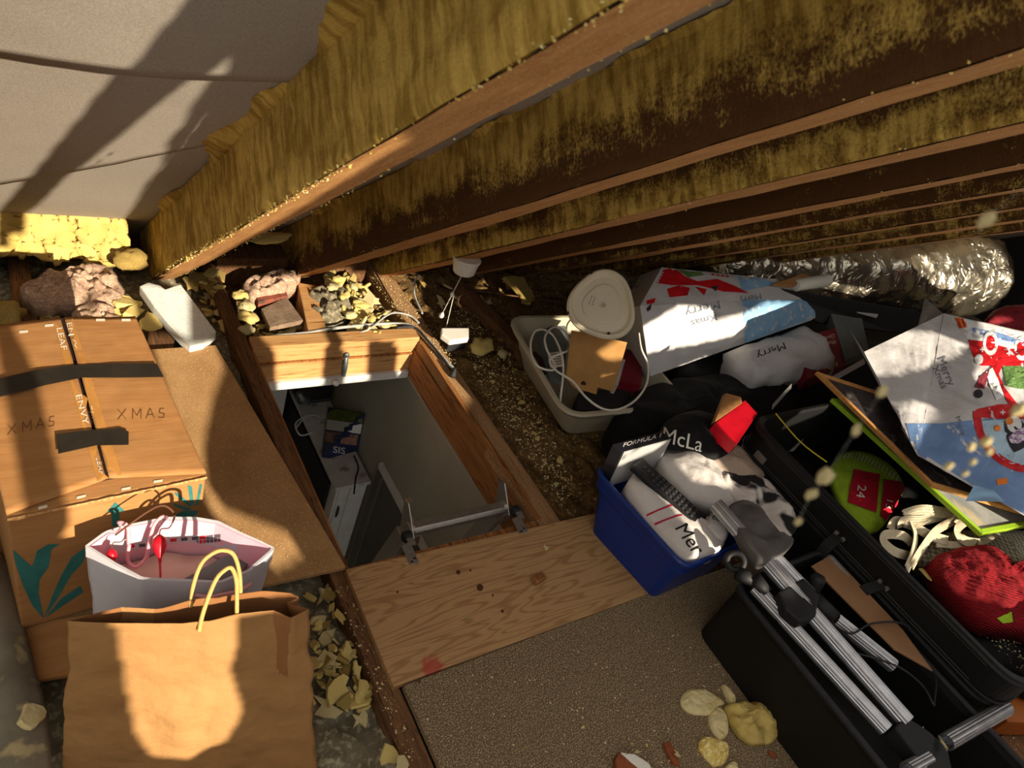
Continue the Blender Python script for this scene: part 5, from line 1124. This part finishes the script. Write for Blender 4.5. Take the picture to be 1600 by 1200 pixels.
panel([F(1508, 783, .47), F(1522, 758, .50), F(1552, 766, .49), F(1570, 784, .47)], 10, 8, .006, 10, 3, 'bag_sky', 'curled_mouth', g3, .02)

# ------------------------------------------------------------------ foil roll behind the bags
def foilmat():
    m = bpy.data.materials.new('foil'); m.use_nodes = True; MATS['foil'] = m
    b = m.node_tree.nodes['Principled BSDF']; b.inputs['Base Color'].default_value = lin((216, 206, 184)); b.inputs['Metallic'].default_value = 1; b.inputs['Roughness'].default_value = .3
    nt = m.node_tree; n = nt.nodes.new('ShaderNodeTexNoise'); n.inputs['Scale'].default_value = 16; n.inputs['Detail'].default_value = 3; n.inputs['Distortion'].default_value = 1.5; n.noise_type = 'RIDGED_MULTIFRACTAL'
    tc = nt.nodes.new('ShaderNodeTexCoord'); bp = nt.nodes.new('ShaderNodeBump'); bp.inputs['Strength'].default_value = 1; bp.inputs['Distance'].default_value = .012
    nt.links.new(tc.outputs['Object'], n.inputs[0]); nt.links.new(n.outputs[0], bp.inputs['Height']); nt.links.new(bp.outputs[0], b.inputs['Normal'])
foilmat()
f0, f1 = V((3.05, 2.08, .25)), V((5.75, 1.92, .28))
rr = []; nk = 150
for k in range(nk + 1):
    t = k / nk; c = f0.lerp(f1, t); row = []
    for j in range(56):
        a_ = 2 * math.pi * j / 56; q = (c.x, math.cos(a_) * .3, math.sin(a_) * .3)
        rad = (.20 + .13 * t) * (1 + .06 * N3(q, 3, 1)) + .05 * abs(N3((q[0] + q[1], q[1], q[2]), 6, 2)) + .03 * abs(N3((q[0] - q[2], q[1], q[2]), 13, 3)) - .03
        row.append(c + V((0, math.cos(a_) * rad, math.sin(a_) * rad)))
    rr.append(row)
MB().rings(rr, True, True, True).obj('foil_roll', 'foil', label='long crumpled silver foil roll lying under the rafters at the right', cat='foil roll', smooth=True)
MB().tube([F(1242, 446, .42), F(1292, 438, .44)], [.03, .034], 18).obj('paper_roll', 'plastic_white', label='white paper roll end on top of the black lid before the foil', cat='roll', bevel=.006, smooth=True)
MB().slab([F(1208, 444, .43), F(1255, 428, .46), F(1268, 432, .46), F(1240, 446, .43)], (0, 0, -1), .012).obj('card_offcut', 'cardboard', label='brown card offcut beside the white paper roll', cat='card')
cloth('red_bundle', [(1545, 500), (1560, 482), (1600, 478), (1640, 490), (1640, 515), (1590, 512)], .5, .04, mat('cloth_red_dark', (150, 26, 40), (104, 18, 30), 30, .8), 'dark red printed bundle behind the large gift bag', 'bundle', .01, 14, 31)

# ------------------------------------------------------------------ suitcase
case = thing('suitcase', 'open black suitcase with stitched side and carrying handle at the right', 'suitcase', (2.25, .4, .02))
SX0, SX1, SY0, SY1, SZ = 2.05, 3.2, -.10, .93, .375
def rect(x0, x1, y0, y1, z): return [V((x0, y0, z)), V((x1, y0, z)), V((x1, y1, z)), V((x0, y1, z))]
so_ = roundring(rect(SX0, SX1, SY0, SY1, .02), .09, 8)
lvl = lambda d, z: [V((p.x, p.y, z)) for p in grow(so_, d)]
lvl2 = lambda d, z: [p + V((0, 0, z - p.z)) for p in [V(q) for q in roundring(rect(SX0 - d, SX1 + d, SY0 - d, SY1 + d, 0), .09, 8)]]
MB().rings([lvl2(-.01, .02), lvl2(0, .04), lvl2(0, .255), lvl2(-.006, .262), lvl2(-.006, .268), lvl2(0, .274), lvl2(0, .362), lvl2(.004, .370), lvl2(.002, .380), lvl2(-.010, .382), lvl2(-.014, .370), lvl2(-.014, .10), lvl2(-.05, .085)], True, True, True).obj('shell', 'shell_black', case)
MB().tube(lvl2(.003, .366), .0065, 8, closed=True).obj('piping', 'rubber_black', case, smooth=True)
MB().tube(lvl2(.003, .278), .004, 8, closed=True).obj('piping', 'rubber_black', case, smooth=True)
# stitches along the side
mat('thread_tan', (130, 122, 100), None)
stm = MB()
for zz in (.286, .354):
    for k in range(150):
        y = SY0 + .09 + k * .0057; stm.box(SX0 - .0012, SX0 + .001, y, y + .0034, zz, zz + .0010)
stm.obj('stitching', 'thread_tan', case, kind='stuff')
# zip along the far left corner
zp = smoothpath([PX(1236, 607, 2.26), PX(1222, 622, 2.2), PX(1206, 640, 2.12)], 8)
MB().grid(lambda u, v: zp[min(len(zp) - 1, int(u * (len(zp) - 1)))] + V((.006 * v, .012 * v, .012 * v)), 14, 2).obj('zip_tape', mat('zip_grey', (120, 118, 112), (70, 68, 66), 400, .5), case, solid=.001)
MB().box(SX0 - .006, SX0 + .002, .80, .845, .285, .312).obj('zip_pull', 'steel', case, bevel=.002)
# handle
def onside(px, py, dx=0.0): return PX(px, py, SX0 - dx)
ht = [onside(1308, 838, .0), onside(1385, 918, .0)]
for k, (e, g_) in enumerate(((onside(1312, 838), onside(1280, 868, .05)), (onside(1380, 914), onside(1334, 930, .05)))):
    pth = smoothpath([e + V((-.002, 0, 0)), e.lerp(g_, .5) + V((-.015, 0, .012)), g_], 6)
    hst = MB().grid(lambda u, v, pth=pth: pth[min(len(pth) - 1, int(u * (len(pth) - 1) + .5))] + V((0, (v - .5) * .034, (v - .5) * -.006)), 12, 2).obj('handle_strap', 'rubber_black', case, solid=.006, bevel=0)
    MB().obox(e + V((-.006, .012, .004)), V((.005, 0, 0)), V((0, .006, 0)), V((0, 0, .006))).obj('rivet', 'steel', hst, bevel=.0015); MB().obox(e + V((-.006, -.014, .004)), V((.005, 0, 0)), V((0, .006, 0)), V((0, 0, .006))).obj('rivet', 'steel', hst, bevel=.0015)
h0, h1 = onside(1292, 870, .05), onside(1336, 922, .05)
MB().tube([h0, h0.lerp(h1, .1), h0.lerp(h1, .9), h1], [.012, .017, .017, .012], 14).obj('handle_grip', mat('grip_grey', (168, 168, 166), (120, 120, 120), 300, .4, metal=.4), case, smooth=True)
# lining and things inside
MB().box(SX0 + .03, SX1 - .03, SY0 + .05, SY1 - .04, .085, .10).obj('lining', 'black_fabric', case)
mt = smoothpath([PX(1212, 646, 2.16), PX(1250, 690, 2.14), PX(1292, 722, 2.14)], 6)
MB().tube(mt, .0022, 6).obj('yellow_strap', mat('yellow', (222, 204, 60), None), case)
mat('felt_green', (166, 200, 48), (146, 180, 40), 40, .95, .6, 200); mat('felt_red', (188, 22, 44), (166, 18, 38), 40, .95, .5, 200)
cal = thing('advent_calendar', 'lime green felt advent calendar with numbered red pockets in the suitcase', 'calendar', F(1350, 770, .18))
cg = [F(p[0], p[1], .19) for p in [(1298, 735), (1320, 706), (1360, 708), (1395, 730), (1412, 760), (1400, 790), (1376, 826), (1350, 824), (1325, 800), (1308, 775)]]
cgo = mound(cg, .19, .02, .006, 14, 12, seed=5, skirt=.02).obj('felt', 'felt_green', cal, smooth=True)
pk1 = decal('pocket', [[(1334, 734), (1374, 742), (1368, 802), (1324, 786), (1328, 760)]], [cgo], 'felt_red', cal, off=.005, L=7); pk2 = decal('pocket', [[(1380, 750), (1412, 754), (1408, 800), (1390, 824), (1374, 806)]], [cgo], 'felt_red', cal, off=.005, L=7)
if pk1: lettering('24', (1345, 768), (-3, 21), (19, 4), [pk1], 'embroidery', pk1, 'number', 6, .001)
if pk2: lettering('13', (1389, 787), (-3, 17), (15, 4), [pk2], 'embroidery', pk2, 'number', 6, .001)
rnd = random.Random(5)
for k in range(16):
    t = k / 15; px_ = 1322 + 80 * t; py_ = 708 + 30 * t * t * 1.2
    decal('stitch', [[(px_, py_), (px_ + 1.6, py_), (px_ - 3, py_ + 9), (px_ - 4.6, py_ + 9)]], [cgo], 'embroidery', cal, off=.003)
# picture frames
def frame(name, label, c4, wbar, t, m, inner, seed):
    a, b, c, d = c4; T_ = thing(name, label, 'picture frame', sum(c4, V()) / 4)
    nn = (b - a).cross(d - a).normalized(); nn = nn if nn.dot(CAM - a) > 0 else -nn
    cen = sum(c4, V()) / 4
    ins = []
    for i in range(4):
        p, q, r_ = c4[i], c4[i - 1], c4[(i + 1) % 4]; ins.append(p + ((q - p).normalized() + (r_ - p).normalized()) * wbar)
    for i in range(4):
        j = (i + 1) % 4
        MB().slab([c4[i], c4[j], ins[j], ins[i]], -nn, t).obj('frame_bar', m, T_, bevel=.0025)
    MB().slab([p - nn * t * .4 for p in ins], -nn, .003).obj('picture', inner, T_)
    return T_
mat('frame_wood', (206, 152, 88), (188, 132, 72), 8, .5, stretch=(1, 12, 1)); mat('frame_green', (160, 198, 52), (148, 186, 44), 10, .45)
mat('picture_dark', (72, 66, 66), (40, 36, 38), 9, .15, c3=(110, 104, 100), s3=14, amt3=.1); mat('picture_reflect', (176, 176, 170), (140, 144, 140), 12, .12, c3=(190, 176, 140), s3=10, amt3=.15)  # green frame's picture is paled to stand in for reflections on glass
wa, wb_ = F(1276, 580, .44), F(1457, 757, .42); wv = (F(1600, 800, .42) - wb_).normalized() * .42
frame('picture_frame', 'wooden picture frame with dark print leaning in the suitcase below the large gift bag', [wa, wb_, wb_ + wv, wa + wv], .020, .016, 'frame_wood', 'picture_dark', 1)
ga, gb_ = F(1300, 622, .40), F(1535, 834, .37)
gdir = (F(1600, 822, .375) - gb_).normalized()
frame('picture_frame', 'lime green picture frame lying under the wooden frame', [ga, gb_, gb_ + gdir * .40, ga + gdir * .40], .020, .018, 'frame_green', 'picture_reflect', 2)
# white ribbon
mat('ribbon', (226, 214, 184), (206, 190, 156), 60, .8, .3, 200, stretch=(1, 1, 1))
def strap(px, zs, wdt, label, tw=0.0):
    path = smoothpath([F(x, y, z) for (x, y), z in zip(px, zs)], 8)
    def fn(u, v):
        i = min(len(path) - 1, int(u * (len(path) - 1) + .5)); a = path[max(0, i - 1)]; b = path[min(len(path) - 1, i + 1)]; d = (b - a).normalized()
        s_ = d.cross(V((-.45 + tw * .3, -.5 - tw * .4, .8))).normalized()
        return path[i] + s_ * wdt * 1.1 * (v - .5) + V((0, 0, .003 * math.cos(v * 25)))
    return MB().grid(fn, len(path) - 1, 8).obj('ribbon', 'ribbon', smooth=True, solid=.0015, label=label, cat='ribbon', group='white ribbed ribbon in the suitcase')
strap([(1412, 806), (1440, 798), (1475, 802), (1510, 806)], [.30, .32, .31, .29], .035, 'topmost white ribbon strap reaching left from the green frame')
strap([(1405, 825), (1412, 815), (1440, 814), (1470, 808), (1500, 812)], [.26, .29, .30, .29, .27], .03, 'white ribbon loop just below the topmost strap', .4)
strap([(1424, 815), (1430, 840), (1424, 870), (1416, 890)], [.29, .28, .27, .26], .035, 'white ribbon tail falling straight down to the tied end', 1.0)
strap([(1490, 814), (1462, 830), (1442, 855), (1424, 884)], [.29, .29, .275, .26], .03, 'white ribbon tail slanting from the frame to the tied end', .8)
strap([(1420, 870), (1396, 862), (1380, 846), (1384, 836), (1410, 838), (1424, 850)], [.25, .26, .27, .28, .27, .26], .028, 'white ribbon loop curling against the suitcase rim', .5)
strap([(1462, 850), (1500, 852), (1535, 846), (1552, 838)], [.26, .26, .26, .26], .022, 'white ribbon strap crossing above the red knit', .2)
strap([(1528, 848), (1532, 870), (1540, 890), (1526, 905)], [.27, .28, .28, .27], .02, 'white ribbon end hanging onto the red knit', 1.2)
strap([(1512, 812), (1495, 828), (1506, 845), (1530, 850)], [.30, .29, .28, .27], .03, 'white ribbon fold just left of the green frame corner', .3)
strap([(1390, 828), (1400, 815), (1425, 822), (1450, 836), (1480, 846)], [.25, .27, .28, .28, .27], .03, 'white ribbon strap crossing under the upper loops', .2)
place(sh[0], 'foam_scrap', F(1448, 898, .24), (.1, .3, .6), (.036, .022, .02), 'yellow foam scrap under the tied ribbon end', 'foam scrap')
def knitmat():
    m = mat('knit_red', (196, 18, 36), (172, 14, 30), 20, .9)
    nt = m.node_tree; nd = nt.nodes; w_ = nd.new('ShaderNodeTexWave'); w_.inputs['Scale'].default_value = 70; w_.inputs['Distortion'].default_value = 1.5; w_.bands_direction = 'DIAGONAL'
    tc = nd.new('ShaderNodeTexCoord'); bp = nd.new('ShaderNodeBump'); bp.inputs['Strength'].default_value = 1.0; bp.inputs['Distance'].default_value = .012
    nt.links.new(tc.outputs['Object'], w_.inputs[0]); nt.links.new(w_.outputs[0], bp.inputs['Height']); nt.links.new(bp.outputs[0], nd['Principled BSDF'].inputs['Normal'])
    return m
knitmat()
kn1 = mound([F(*p, .28) for p in [(1458, 874), (1480, 862), (1515, 854), (1548, 856), (1572, 874), (1580, 895), (1560, 900), (1590, 890), (1640, 870), (1660, 985), (1600, 985), (1550, 975), (1510, 945), (1480, 915)]], .22, .05, .014, 11, 70, seg=12, seed=41, ridge=.02, skirt=.06, pw=2.4, lift=lambda q: .0022 * math.sin(430 * (q.x * .75 + q.y * .45 + .02 * N3(q, 8)))).obj('red_knit', 'knit_red', smooth=True, label='red ribbed knitted hat at the right edge of the suitcase', cat='knitwear')
decal('green_patch', [[(1557, 966), (1580, 956), (1582, 972), (1566, 974)]], [kn1], 'felt_green', kn1, L=6, off=.002)
def chk():
    m = mat('check_cloth', (190, 178, 150), (150, 140, 116), 30, .9); nt = m.node_tree; nd = nt.nodes
    c = nd.new('ShaderNodeTexChecker'); c.inputs['Scale'].default_value = 70; c.inputs[1].default_value = lin((196, 184, 152)); c.inputs[2].default_value = lin((122, 118, 104)); tc = nd.new('ShaderNodeTexCoord')
    nt.links.new(tc.outputs['Object'], c.inputs[0]); nt.links.new(c.outputs[0], nd['Principled BSDF'].inputs['Base Color'])
chk()
cloth('check_cloth', [(1440, 860), (1470, 835), (1520, 830), (1600, 832), (1640, 850), (1620, 900), (1560, 880), (1500, 880), (1460, 890)], .19, .04, 'check_cloth', 'grey and cream checked cloth under the red knit', 'cloth', .010, 12, 43)
cloth('black_pouch', [(1440, 905), (1470, 905), (1520, 955), (1600, 1000), (1640, 1010), (1640, 1080), (1580, 1050), (1500, 985)], .19, .02, 'black_fabric', 'black quilted fabric strewn with foam crumbs in the suitcase corner', 'fabric', .006, 12, 44)
crumbs(260, .222, [(1450, 912), (1600, 985), (1600, 1055), (1520, 985)], .001, .005, 'foam_pale', 'pale foam crumbs on the black fabric in the suitcase', 45)

# ------------------------------------------------------------------ black trunk with ribbed aluminium poles
tk = thing('storage_case', 'open black trunk in the lower right with ribbed metal poles in it', 'trunk', (1.78, .1, .02))
TX0, TX1, TY0, TY1, TZ = 1.585, 2.02, -.34, .475, .245
tl = lambda d, z: [V((p.x, p.y, z)) for p in roundring(rect(TX0 - d, TX1 + d, TY0 - d, TY1 + d, 0), .05, 6)]
MB().rings([tl(0, .02), tl(0, TZ - .02), tl(.006, TZ - .008), tl(.004, TZ), tl(-.010, TZ), tl(-.014, TZ - .02), tl(-.014, .05)], True, True, True).obj('shell', mat('trunk_black', (22, 20, 17), (16, 15, 13), 12, .6, .2, 120), tk)
MB().tube([V((p.x, p.y, TZ - .002)) for p in tl(-.002, 0)], .010, 8, closed=True).obj('rim', 'rubber_black', tk, smooth=True)
def ribtube(path, r, n=36):
    path = [V(p) for p in path]; d = (path[-1] - path[0]).normalized(); x = d.orthogonal().normalized(); y = d.cross(x); rr = []
    def ring(p, f): return [p + (x * math.cos(2 * math.pi * j / n) + y * math.sin(2 * math.pi * j / n)) * r * f * (1 if j % 2 else .93) for j in range(n)]
    rr = [ring(path[0] + d * .03, .8), ring(path[0], .8)] + [ring(p, 1) for p in path] + [ring(path[-1], .8)]
    return MB().rings(rr, True, True, True)
mat('pole_alu', (182, 182, 184), (160, 160, 164), 30, .36, metal=.85)
ps = thing('pole_stand', 'dismantled stand of ribbed aluminium poles with black clamps in the trunk', 'stand', (1.7, .2, .1))
pz = .28
def pole(a, b, z0, z1, r, label=None): return ribtube([F(*a, z0), F(*b, z1)], r).obj('pole', 'pole_alu', ps, label=label)
pole((1180, 918), (1384, 1140), .27, .25, .020); pole((1118, 788), (1416, 1128), .315, .262, .023); pole((1190, 852), (1282, 950), .30, .27, .024); pole((1305, 968), (1395, 1040), .26, .235, .021)
pole((1478, 1160), (1572, 1106), .25, .25, .021); pole((1418, 1204), (1450, 1186), .255, .255, .02)
# black joints
def joint(pts, zt, t, name='clamp'): return MB().slab([F(*p, zt) for p in pts], (0, 0, -1), t).obj(name, 'rubber_black', ps, bevel=.008, seg=3)
joint([(1215, 925), (1256, 902), (1282, 928), (1276, 962), (1252, 972), (1228, 950)], .31, .06)
MB().tube([F(1266, 932, .285), F(1302, 966, .275)], [.026, .024], 18).obj('clamp_collar', 'rubber_black', ps, smooth=True)
MB().lathe(F(1278, 905, .30), V((.2, .3, 1)), [(.02, -.03), (.022, .0), (.016, .012), (.006, .015)], 16).obj('clamp_knob', 'rubber_black', ps)
MB().tube([F(1176, 902, .285), F(1196, 928, .275)], [.023, .021], 18).obj('clamp_collar', 'rubber_black', ps, smooth=True)
rgc = F(1149, 877, .29); rgn = (CAM - rgc).normalized(); rx_ = rgn.orthogonal().normalized(); ry2 = rgn.cross(rx_)
MB().tube([rgc + (rx_ * math.cos(a_) + ry2 * math.sin(a_)) * .023 for a_ in [2 * math.pi * i / 20 for i in range(20)]], .009, 10, closed=True).obj('clamp_ring', 'rubber_black', ps, smooth=True)
MB().tube([F(1152, 895, .28), F(1178, 908, .28)], [.02, .02], 12).obj('clamp_neck', 'rubber_black', ps, smooth=True)
joint([(1398, 1135), (1416, 1118), (1450, 1140), (1482, 1168), (1490, 1205), (1455, 1210), (1425, 1170)], .27, .05, 'foot_joint')
MB().tube(smoothpath([F(1300, 975, .27), F(1330, 990, .28), F(1360, 975, .29), F(1400, 972, .29), F(1420, 980, .28)], 8), .003, 6).obj('tether', 'cable_black', ps, smooth=True)
MB().tube(smoothpath([F(1335, 1020, .25), F(1400, 1040, .25), F(1440, 1070, .26), F(1458, 1100, .26), F(1460, 1095, .25), F(1462, 1060, .25), F(1450, 1045, .24)], 8), .003, 6).obj('tether', 'cable_black', ps, smooth=True)
MB().slab([F(1268, 884, .265), F(1300, 866, .265), F(1412, 985, .265), F(1458, 1048, .265), F(1398, 1014, .265)], (0, 0, -1), .006).obj('brown_board', mat('panel_brown', (150, 112, 78), (136, 100, 68), 8, .6), label='flat brown board lying in the trunk beside the suitcase', cat='board', bevel=.002)
MB().slab([F(1560, 1105, .12), F(1640, 1060, .12), F(1640, 1130, .12), F(1575, 1128, .12)], (0, 0, -1), .08).obj('orange_box', mat('orange_brown', (168, 92, 32), (140, 74, 26), 9, .6), label='orange brown box corner below the suitcase at the right edge', cat='box', bevel=.003)
# boards under, bottom right
for k, (a, b, c, d) in enumerate((((1480, 1215), (1590, 1130), (1640, 1160), (1560, 1240)), ((1560, 1240), (1640, 1165), (1680, 1200), (1640, 1260)))):
    MB().slab([F(*p, .03) for p in (a, b, c, d)], (0, 0, -1), .012).obj('floor_strip', 'joist_wood', label=('dusty dark floor strip in the bottom right corner', 'second dusty floor strip at the very corner bottom right')[k], cat='board', bevel=.002)
place(lm[2], 'foam_chunk', F(1570, 1196, .045), (0, 0, .4), (.045, .03, .02), 'pale foam chunk in the bottom right corner', 'foam chunk')
crumbs(160, .033, [(1480, 1200), (1590, 1120), (1600, 1200)], .001, .005, 'foam_pale', 'foam crumbs on the dusty strips at the bottom right', 46)
crumbs(90, .262, [(1400, 1130), (1440, 1130), (1490, 1200), (1440, 1200)], .001, .004, 'foam_pale', 'foam crumbs on the black foot joint of the poles', 47)
place(sh[4], 'foam_scrap', F(1474, 1162, .285), (.2, .3, .8), (.018, .007, .006), 'pale foam sliver on the ribbed cross pole', 'foam scrap')

# ------------------------------------------------------------------ foam and brick pieces on the chipboard
def flake(pts, z, t, m, label, seed):
    ol = [F(*p, z) for p in pts]
    return mound(ol, z, t, t * .5, 60, 8, seg=5, seed=seed, skirt=t * .7, pw=5).obj('foam_piece', m, smooth=False, label=label, cat='foam piece')
flake([(1064, 1092), (1075, 1078), (1100, 1077), (1120, 1088), (1132, 1098), (1122, 1104), (1110, 1116), (1085, 1116), (1068, 1106)], .024, .008, 'foam_pale', 'flat pale foam piece with a fuzzy face on the chipboard', 1)
flake([(1107, 1120), (1122, 1105), (1134, 1118), (1138, 1142), (1126, 1157), (1112, 1140)], .024, .010, 'foam_pale', 'leaf shaped pale foam piece between the other foam pieces', 2)
flake([(1092, 1168), (1098, 1151), (1120, 1156), (1138, 1165), (1134, 1190), (1116, 1197), (1100, 1180)], .024, .012, 'foam', 'squarish yellow foam piece nearest the bottom edge', 3)
flake([(1128, 1072), (1136, 1076), (1150, 1096), (1140, 1098)], .026, .010, 'foam_pale', 'thin upright foam sliver behind the largest foam lump', 4)
mound([F(*p, .02) for p in [(1130, 1106), (1150, 1100), (1172, 1096), (1200, 1100), (1218, 1112), (1222, 1136), (1210, 1158), (1170, 1166), (1150, 1150), (1134, 1125)]], .02, .05, .020, 26, 16, seed=6, ridge=.012, skirt=.0).obj('foam_piece', mat('foam_olive', (206, 184, 110), (176, 150, 78), 20, .92, .7, 60), smooth=True, label='largest bulging yellow foam lump on the chipboard beside the trunk', cat='foam piece')
flake([(1134, 1200), (1142, 1190), (1152, 1196), (1150, 1212)], .024, .01, 'foam_pale', 'small pale foam piece cut by the bottom edge', 7)
def chip(pts, z, t, m, label): return MB().slab([F(*p, z) for p in pts], (0, 0, -1), t).obj('brick_shard', m, label=label, cat='brick shard', bevel=.0025)
mat('brick_chip', (150, 82, 48), (124, 66, 40), 40, .9, .5, 120)
chip([(1037, 1160), (1046, 1157), (1060, 1180), (1062, 1196), (1052, 1192)], .03, .012, 'brick_chip', 'narrow red brown brick shard on the chipboard')
chip([(962, 1186), (968, 1174), (985, 1180), (1002, 1192), (1008, 1210), (965, 1210)], .035, .017, 'brick_chip', 'larger red brick shard cut by the bottom edge')
chip([(970, 1175), (992, 1178), (1014, 1192), (1022, 1206), (1004, 1204), (986, 1190)], .04, .006, 'plastic_white', 'white plaster flake on the larger brick shard')
chip([(1200, 1172), (1212, 1176), (1216, 1185), (1206, 1182)], .026, .006, 'brick_chip', 'tiny brown shard right of the foam lump')
scatter(10, [(900, 1130), (1090, 1150), (1080, 1190), (930, 1180)], .022, (.003, .007), 'small foam crumb piece on the chipboard near the brick shards', 'foam crumbs near the brick shards', 51, .4)

# ------------------------------------------------------------------ cobweb strands with caught foam crumbs, hanging from the nearest rafter
def webstrand(label, top, pts, seed, dist):
    t = thing('cobweb_strand', label, 'cobweb', V((0, 0, 0)))
    ps_ = [CAM + ray(x, y).normalized() * dist for x, y, r in pts]
    t.location = ps_[-1]
    path = [top] + ps_
    MB().tube(path, .00007, 5).obj('thread', 'cable_grey', t)
    for k, ((x, y, r), p) in enumerate(zip(pts, ps_)):
        if r <= 0: continue
        rr_ = r / FPX * dist
        place(lm[2], 'foam_crumb', p, (.3, -.2, k * 1.3), (rr_ * .6, rr_ * .6, rr_ * 1.5), parent=t)
def rtop(x, y): return roofpt(.51, y, .0)
webstrand('cobweb strand with foam crumbs hanging close to the camera before the suitcase', rtop(0, .10), [(1541, 344, 15), (1460, 470, 0), (1378, 612, 11), (1338, 672, 11), (1290, 745, 18), (1268, 772, 13), (1247, 815, 8)], 1, .46)
webstrand('shorter cobweb strand with small foam crumbs before the large gift bag', rtop(0, .16), [(1592, 640, 14), (1540, 690, 10), (1518, 698, 8), (1546, 705, 7), (1520, 722, 6), (1508, 740, 6), (1482, 728, 8)], 2, .5)
